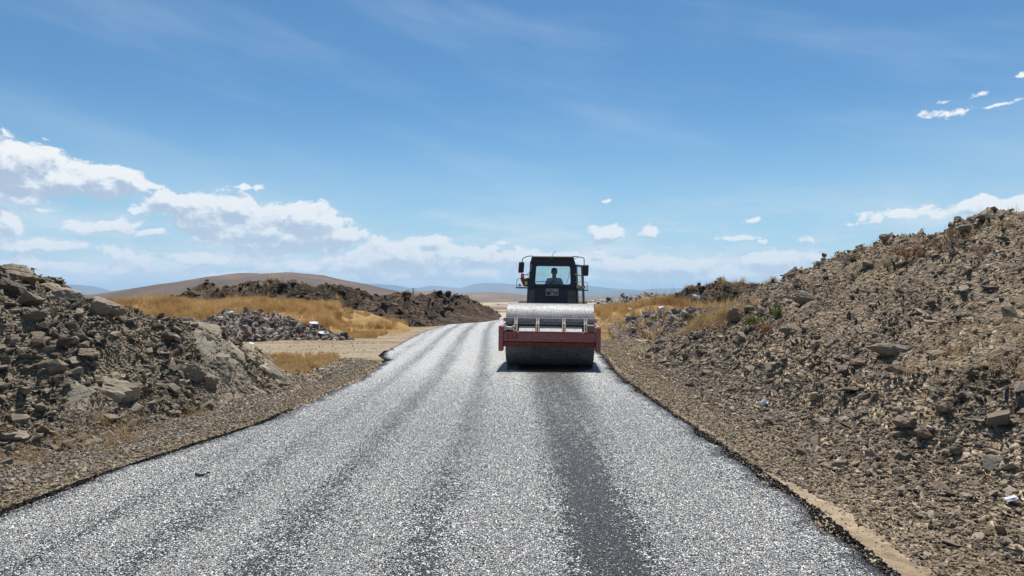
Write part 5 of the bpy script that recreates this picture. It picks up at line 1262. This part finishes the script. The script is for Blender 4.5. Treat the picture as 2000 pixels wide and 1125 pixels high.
# ------------------------------------------------------------------ shrubs and stalks
M['twig'] = skin_mat('dry_twig', (.20, .16, .13), .9); M['twig_dark'] = skin_mat('dark_twig', (.09, .07, .06), .9)
def leafm(name, cols):
    return straw_mat(name, cols)
M['leaf_green'] = leafm('leaf_olive', [(.10, .12, .035), (.14, .16, .05), (.19, .19, .07)])
M['leaf_yellow'] = leafm('leaf_yellow_green', [(.26, .25, .06), (.34, .31, .09), (.20, .20, .05)])
M['leaf_rust'] = leafm('leaf_rust', [(.30, .15, .07), (.36, .20, .09), (.24, .13, .07)])
M['leaf_grey'] = leafm('seed_heads_mauve', [(.24, .19, .19), (.32, .27, .26), (.2, .17, .16)])
M['leaf_straw'] = leafm('leaf_straw', [(.36, .26, .12), (.44, .33, .17)])
def shrub(px, py, hp, wp, mat, label, seed, stems=14, leaves=500, ls=.012, Y=None, group=None, twig='twig', name='shrub', cat='shrub', up=.0):
    if Y is None:
        Y = onland(px, py)
        if Y > 58: Y = 16.5
    x = (px - 1000) / F * Y; z = float(land(np.array([x]), np.array([Y]))[0])
    h = hp / F * Y; w = wp / F * Y; r = np.random.default_rng(seed)
    root = empty(name, (x, Y, z - .02)); tag(root, label, cat, group)
    tw = MB(); LV = []; LF = []
    tips = []
    for i in range(stems):
        a = r.uniform(0, 6.283); sp = r.uniform(.1, 1) ** .7 * w * .5; hh = h * r.uniform(.6, 1.05) * (1 - .35 * sp / (w * .5 + 1e-6))
        p0 = Vector((math.cos(a) * sp * .08, math.sin(a) * sp * .08, 0)); p3 = Vector((math.cos(a) * sp, math.sin(a) * sp, hh))
        p1 = p0.lerp(p3, .4) + Vector((0, 0, hh * .12)) + Vector(r.normal(0, .03 * h, 3)); p2 = p0.lerp(p3, .72) + Vector(r.normal(0, .03 * h, 3))
        tw.tube([p0, p1, p2, p3], max(.0022, h * .006), 3); tips += [(p1, p2), (p2, p3), (p2, p3)]
        for k in range(3):
            b0 = p1.lerp(p3, r.uniform(.0, .9)); b1 = b0 + Vector(r.normal(0, .13 * h, 3)) + Vector((0, 0, h * .12)); tw.tube([b0, b1], max(.0015, h * .0035), 3); tips.append((b0, b1))
    tw.build('stem', twig, root)
    for i in range(leaves):
        a, b_ = tips[r.integers(len(tips))]; c = a.lerp(b_, r.uniform(.1, 1.05)) + Vector(r.normal(0, .015 * h + .004, 3)); k = len(LV)
        d = Vector(r.normal(size=3)).normalized(); e = d.orthogonal().normalized(); s = ls * r.uniform(.6, 1.5)
        LV += [c - d * s, c + e * s * .4, c + d * s, c - e * s * .4]; LF.append((k, k + 1, k + 2, k + 3))
    if leaves: link('foliage', me_from('foliage', LV, LF), M[mat], root)
    return root
shrub(1651, 466, 22, 40, 'leaf_grey', 'leafless mauve-grey shrub standing on the skyline at the middle of the right bank', 1, 16, 420, .014)
shrub(1780, 434, 22, 26, 'leaf_yellow', 'yellow-green leafy shrub on the skyline of the right bank', 2, 9, 260, .022)
shrub(1802, 434, 32, 8, 'leaf_grey', 'tall thin dead stalk on the skyline beside the yellow-green shrub', 3, 3, 60, .010, name='dead_stalk', cat='dead stalk')
shrub(1775, 510, 34, 70, 'leaf_rust', 'rust-orange shrub spreading high on the right bank', 4, 24, 1500, .014)
shrub(1860, 485, 48, 50, 'leaf_straw', 'grey-brown twiggy shrub right of the rust-orange one', 5, 22, 500, .012)
shrub(1862, 478, 10, 8, 'leaf_yellow', 'tiny bright yellow-green sprig in front of the twiggy shrub', 6, 5, 80, .014)
shrub(1960, 452, 26, 40, 'leaf_straw', 'dry tan shrub near the top right end of the bank', 7, 16, 400, .014)
shrub(1920, 500, 30, 60, 'leaf_rust', 'faded brown shrub below the dry tan shrub at upper right', 8, 18, 500, .013)
shrub(1470, 640, 30, 50, 'leaf_green', 'olive-green shrub at the foot of the right bank, left one of the pair', 9, 22, 1500, .016)
shrub(1515, 625, 34, 36, 'leaf_green', 'taller olive-green shrub against the dark rocks of the right bank', 10, 20, 1300, .016)
shrub(1345, 632, 24, 36, 'leaf_green', 'low green shrub beside the right rubble heap', 11, 18, 900, .02)
shrub(1410, 628, 22, 40, 'leaf_straw', 'straw-coloured shrub between the low green shrub and the right bank', 12, 18, 900, .02)
shrub(1490, 655, 24, 50, 'leaf_rust', 'reddish-brown low shrub in front of the olive-green pair', 13, 18, 900, .015)
shrub(1534, 530, 36, 6, 'leaf_grey', 'tallest bare stalk rising on the lower skyline of the right bank', 14, 2, 30, .008, name='dead_stalk', cat='dead stalk')
shrub(1550, 520, 22, 20, 'leaf_grey', 'forked bare stalk just right of the tallest one on the lower skyline', 15, 4, 40, .008, name='dead_stalk', cat='dead stalk')
shrub(1588, 500, 16, 30, 'leaf_grey', 'low curved dead stalk on the skyline above the dark crag', 16, 5, 40, .008, name='dead_stalk', cat='dead stalk')
shrub(1893, 415, 14, 6, 'leaf_grey', 'thin dead stalk on the skyline near the upper right corner of the bank', 17, 2, 20, .006, name='dead_stalk', cat='dead stalk')
shrub(158, 606, 26, 26, 'leaf_straw', 'small dark-stemmed dry bush at the right end of the left boulder pile', 18, 16, 120, .010, twig='twig_dark')
shrub(640, 632, 16, 18, 'leaf_straw', 'leafless dark bush between golden grass and the hump', 19, 16, 80, .01, twig='twig_dark')
shrub(663, 626, 24, 22, 'leaf_rust', 'dark twiggy bush standing left of the grassy hump', 20, 18, 200, .02, twig='twig_dark')
shrub(394, 560, 14, 22, 'leaf_straw', 'wispy dry bush on the left crest of the dark berm', 21, 14, 200, .02, Y=39.5)
shrub(1385, 556, 13, 22, 'leaf_grey', 'rounded dry bush on the left end of the dark cut mound', 22, 26, 900, .03, Y=40.2, twig='twig_dark')
shrub(1405, 552, 12, 20, 'leaf_grey', 'rounded dry bush second from the left on the dark cut mound', 23, 26, 800, .03, Y=40.2, twig='twig_dark')
shrub(1350, 575, 12, 22, 'leaf_straw', 'straw-coloured bush on the sloping left end of the dark cut mound', 24, 20, 500, .03, Y=40)
shrub(260, 585, 18, 24, 'leaf_straw', 'wispy tall weeds rising from the golden field on the left', 25, 14, 200, .02, Y=31)

# ------------------------------------------------------------------ the plain: mast, trees, houses
def mast(px, Y, top, bot, label):
    x = (px - 1000) / F * Y; zt = EYE + (575 - top) / F * Y; zb = -24
    o = MB(); s = 2.2
    for sx in (-1, 1):
        for sy in (-1, 1): o.tube([(sx * s, sy * s, 0), (sx * .35, sy * .35, zt - zb)], .22, 4)
    H = zt - zb; n = 9
    for k in range(n):
        a, b_ = k / n, (k + 1) / n; wa, wb = s + (.35 - s) * a, s + (.35 - s) * b_
        for sx in (-1, 1): o.tube([(sx * wa, -wa, H * a), (-sx * wb, -wb, H * b_)], .12, 3); o.tube([(sx * wa, wa, H * a), (-sx * wb, wb, H * b_)], .12, 3)
    root = empty('lattice_mast', (x, Y, zb)); tag(root, label, 'mast'); o.build('tower_frame', 'black', root)
    c = MB()
    for hz in (.8, .9, 1.0): c.box(-3.2, 3.2, -.15, .15, H * hz - .15, H * hz + .15, 0)
    c.build('cross_arm', 'black', root)
mast(807, 900, 563, 585, 'thin lattice mast on the plain above the left berm')
M['tree_leaf'] = leafm('tree_leaf', [(.025, .035, .02), (.04, .05, .028), (.055, .065, .035)])
def far_tree(px, py, hp, label, seed, wp=None):
    Y = 23.65 * F / (py - 575); x = (px - 1000) / F * Y; h = hp / F * Y; w = (wp or hp * 1.3) / F * Y; r = np.random.default_rng(seed)
    zb = float(base(np.array([x]), np.array([Y]))[0])
    root = empty('tree', (x, Y, zb)); tag(root, label, 'tree')
    MB().tube([(0, 0, -.3), (.05 * h, 0, h * .35), (0, .03 * h, h * .7)], h * .04, 6).build('trunk', 'twig_dark', root)
    V = []; Fc = []
    cs = [(Vector((r.normal(0, w * .22), r.normal(0, w * .22), h * r.uniform(.4, .8))), r.uniform(.18, .32) * w) for _ in range(7)]
    for i in range(420):
        c, rad = cs[r.integers(7)]; d = Vector(r.normal(size=3)).normalized(); p = c + d * rad * r.uniform(.6, 1); k = len(V); e = Vector(r.normal(size=3)).normalized(); g = e.orthogonal().normalized(); s = h * .06
        V += [p - e * s, p + g * s, p + e * s, p - g * s]; Fc.append((k, k + 1, k + 2, k + 3))
    link('crown', me_from('crown', V, Fc), M['tree_leaf'], root)
for i, (px, py, hp, lab) in enumerate([(995, 587.5, 3.6, 'lone round tree on the plain just left of the roller drum'), (958, 588, 2.2, 'right one of two small trees on the plain above the berm end'), (948, 588, 2.0, 'left one of two small trees on the plain above the berm end'), (941, 596, 3, 'tree beside the pale farm building on the plain'),
        (1146, 593, 4.5, 'first tree right of the roller at the village edge'), (1153, 592, 3.6, 'second tree right of the roller at the village edge'), (1162, 591.5, 4, 'third dark tree in the village right of the roller'), (1176, 590, 3.4, 'dark tree in the middle of the village right of the roller'), (1192, 589.5, 3.2, 'rightmost dark tree of the village before the rubble slope')]):
    far_tree(px, py, hp, lab, 500 + i)
M['wallw'] = paint('far_wall', (.62, .58, .52), .8, gf=.2, sc=.3); M['roofr'] = paint('far_roof', (.30, .14, .09), .8, gf=.3, sc=.3); M['shed'] = paint('far_shed_roof', (.42, .46, .50), .5, gf=.2, sc=.3); M['winx'] = paint('far_window', (.03, .035, .045), .3, gf=.1)
def house(px, py, wp, hp, roof, label, ang=0):
    Y = 23.65 * F / (py - 575); x = (px - 1000) / F * Y; w = wp / F * Y; h = hp / F * Y
    zb = float(base(np.array([x]), np.array([Y]))[0]) - .3
    root = empty('house' if roof != 'shed' else 'farm_shed', (x, Y, zb), (0, 0, R(ang))); tag(root, label, 'house' if roof != 'shed' else 'shed')
    d = max(w * .6, 6); wh = h * .65
    MB().box(-w / 2, w / 2, -d / 2, d / 2, 0, wh, 0).build('wall', 'wallw', root)
    MB().prism_x([(-d / 2 - .5, wh + .02), (d / 2 + .5, wh + .02), (0, h)], -w / 2 - .4, w / 2 + .4, 0).build('roof', 'roofr' if roof == 'red' else 'shed', root)
    for k in range(max(2, int(w / 5))):
        xx = -w / 2 + (k + .5) * w / max(2, int(w / 5)); MB().box(xx - .7, xx + .7, -d / 2 - .06, -d / 2 + .05, wh * .35, wh * .75, 0).build('window', 'winx', root)
for i, a in enumerate([(937, 593.5, 14, 1.8, 'shed', 'long low pale shed on the plain above the end of the berm'), (972, 593.5, 8, 2.2, 'shed', 'grey-roofed farm shed on the plain left of the drum'), (985, 600, 10, 1.6, 'shed', 'low pale shed on the plain nearest the drum'), (1150, 590, 7, 2.5, 'red', 'red-roofed house at the left edge of the village'), (1158, 589, 6, 2.3, 'shed', 'grey-roofed house right of the red-roofed one'), (1167, 588.5, 7, 2.4, 'red', 'red-roofed house in the middle of the village'), (1174, 587.5, 6, 2.0, 'shed', 'pale flat-looking house behind the middle of the village'), (1183, 588, 8, 2.2, 'shed', 'long pale building on the right side of the village'), (1194, 587, 6, 2.0, 'red', 'rightmost house of the village just above the rubble slope')]):
    house(*a[:5], a[5], ang=[3, -8, 5, 10, -12, 4, 8, -3, 6][i])
# ------------------------------------------------------------------ air
def haze():
    x0, x1, y0, y1, z0, z1 = -14500, 14500, -80, 16500, -60, 235
    V = [(x, y, z) for z in (z0, z1) for y in (y0, y1) for x in (x0, x1)]
    me = me_from('haze', V, [(0, 2, 3, 1), (4, 5, 7, 6), (0, 1, 5, 4), (1, 3, 7, 5), (3, 2, 6, 7), (2, 0, 4, 6)])
    m = bpy.data.materials.new('air'); m.use_nodes = True; T = NT(m.node_tree); T.N.remove(T.N['Principled BSDF'])
    v = T.n('ShaderNodeVolumePrincipled', ins={'Color': (.46, .70, .98), 'Density': 9e-5, 'Anisotropy': .0})
    T.L.new(v.outputs[0], T.N['Material Output'].inputs['Volume'])
    o = link('haze', me, m); tag(o, kind='stuff'); return o
haze()
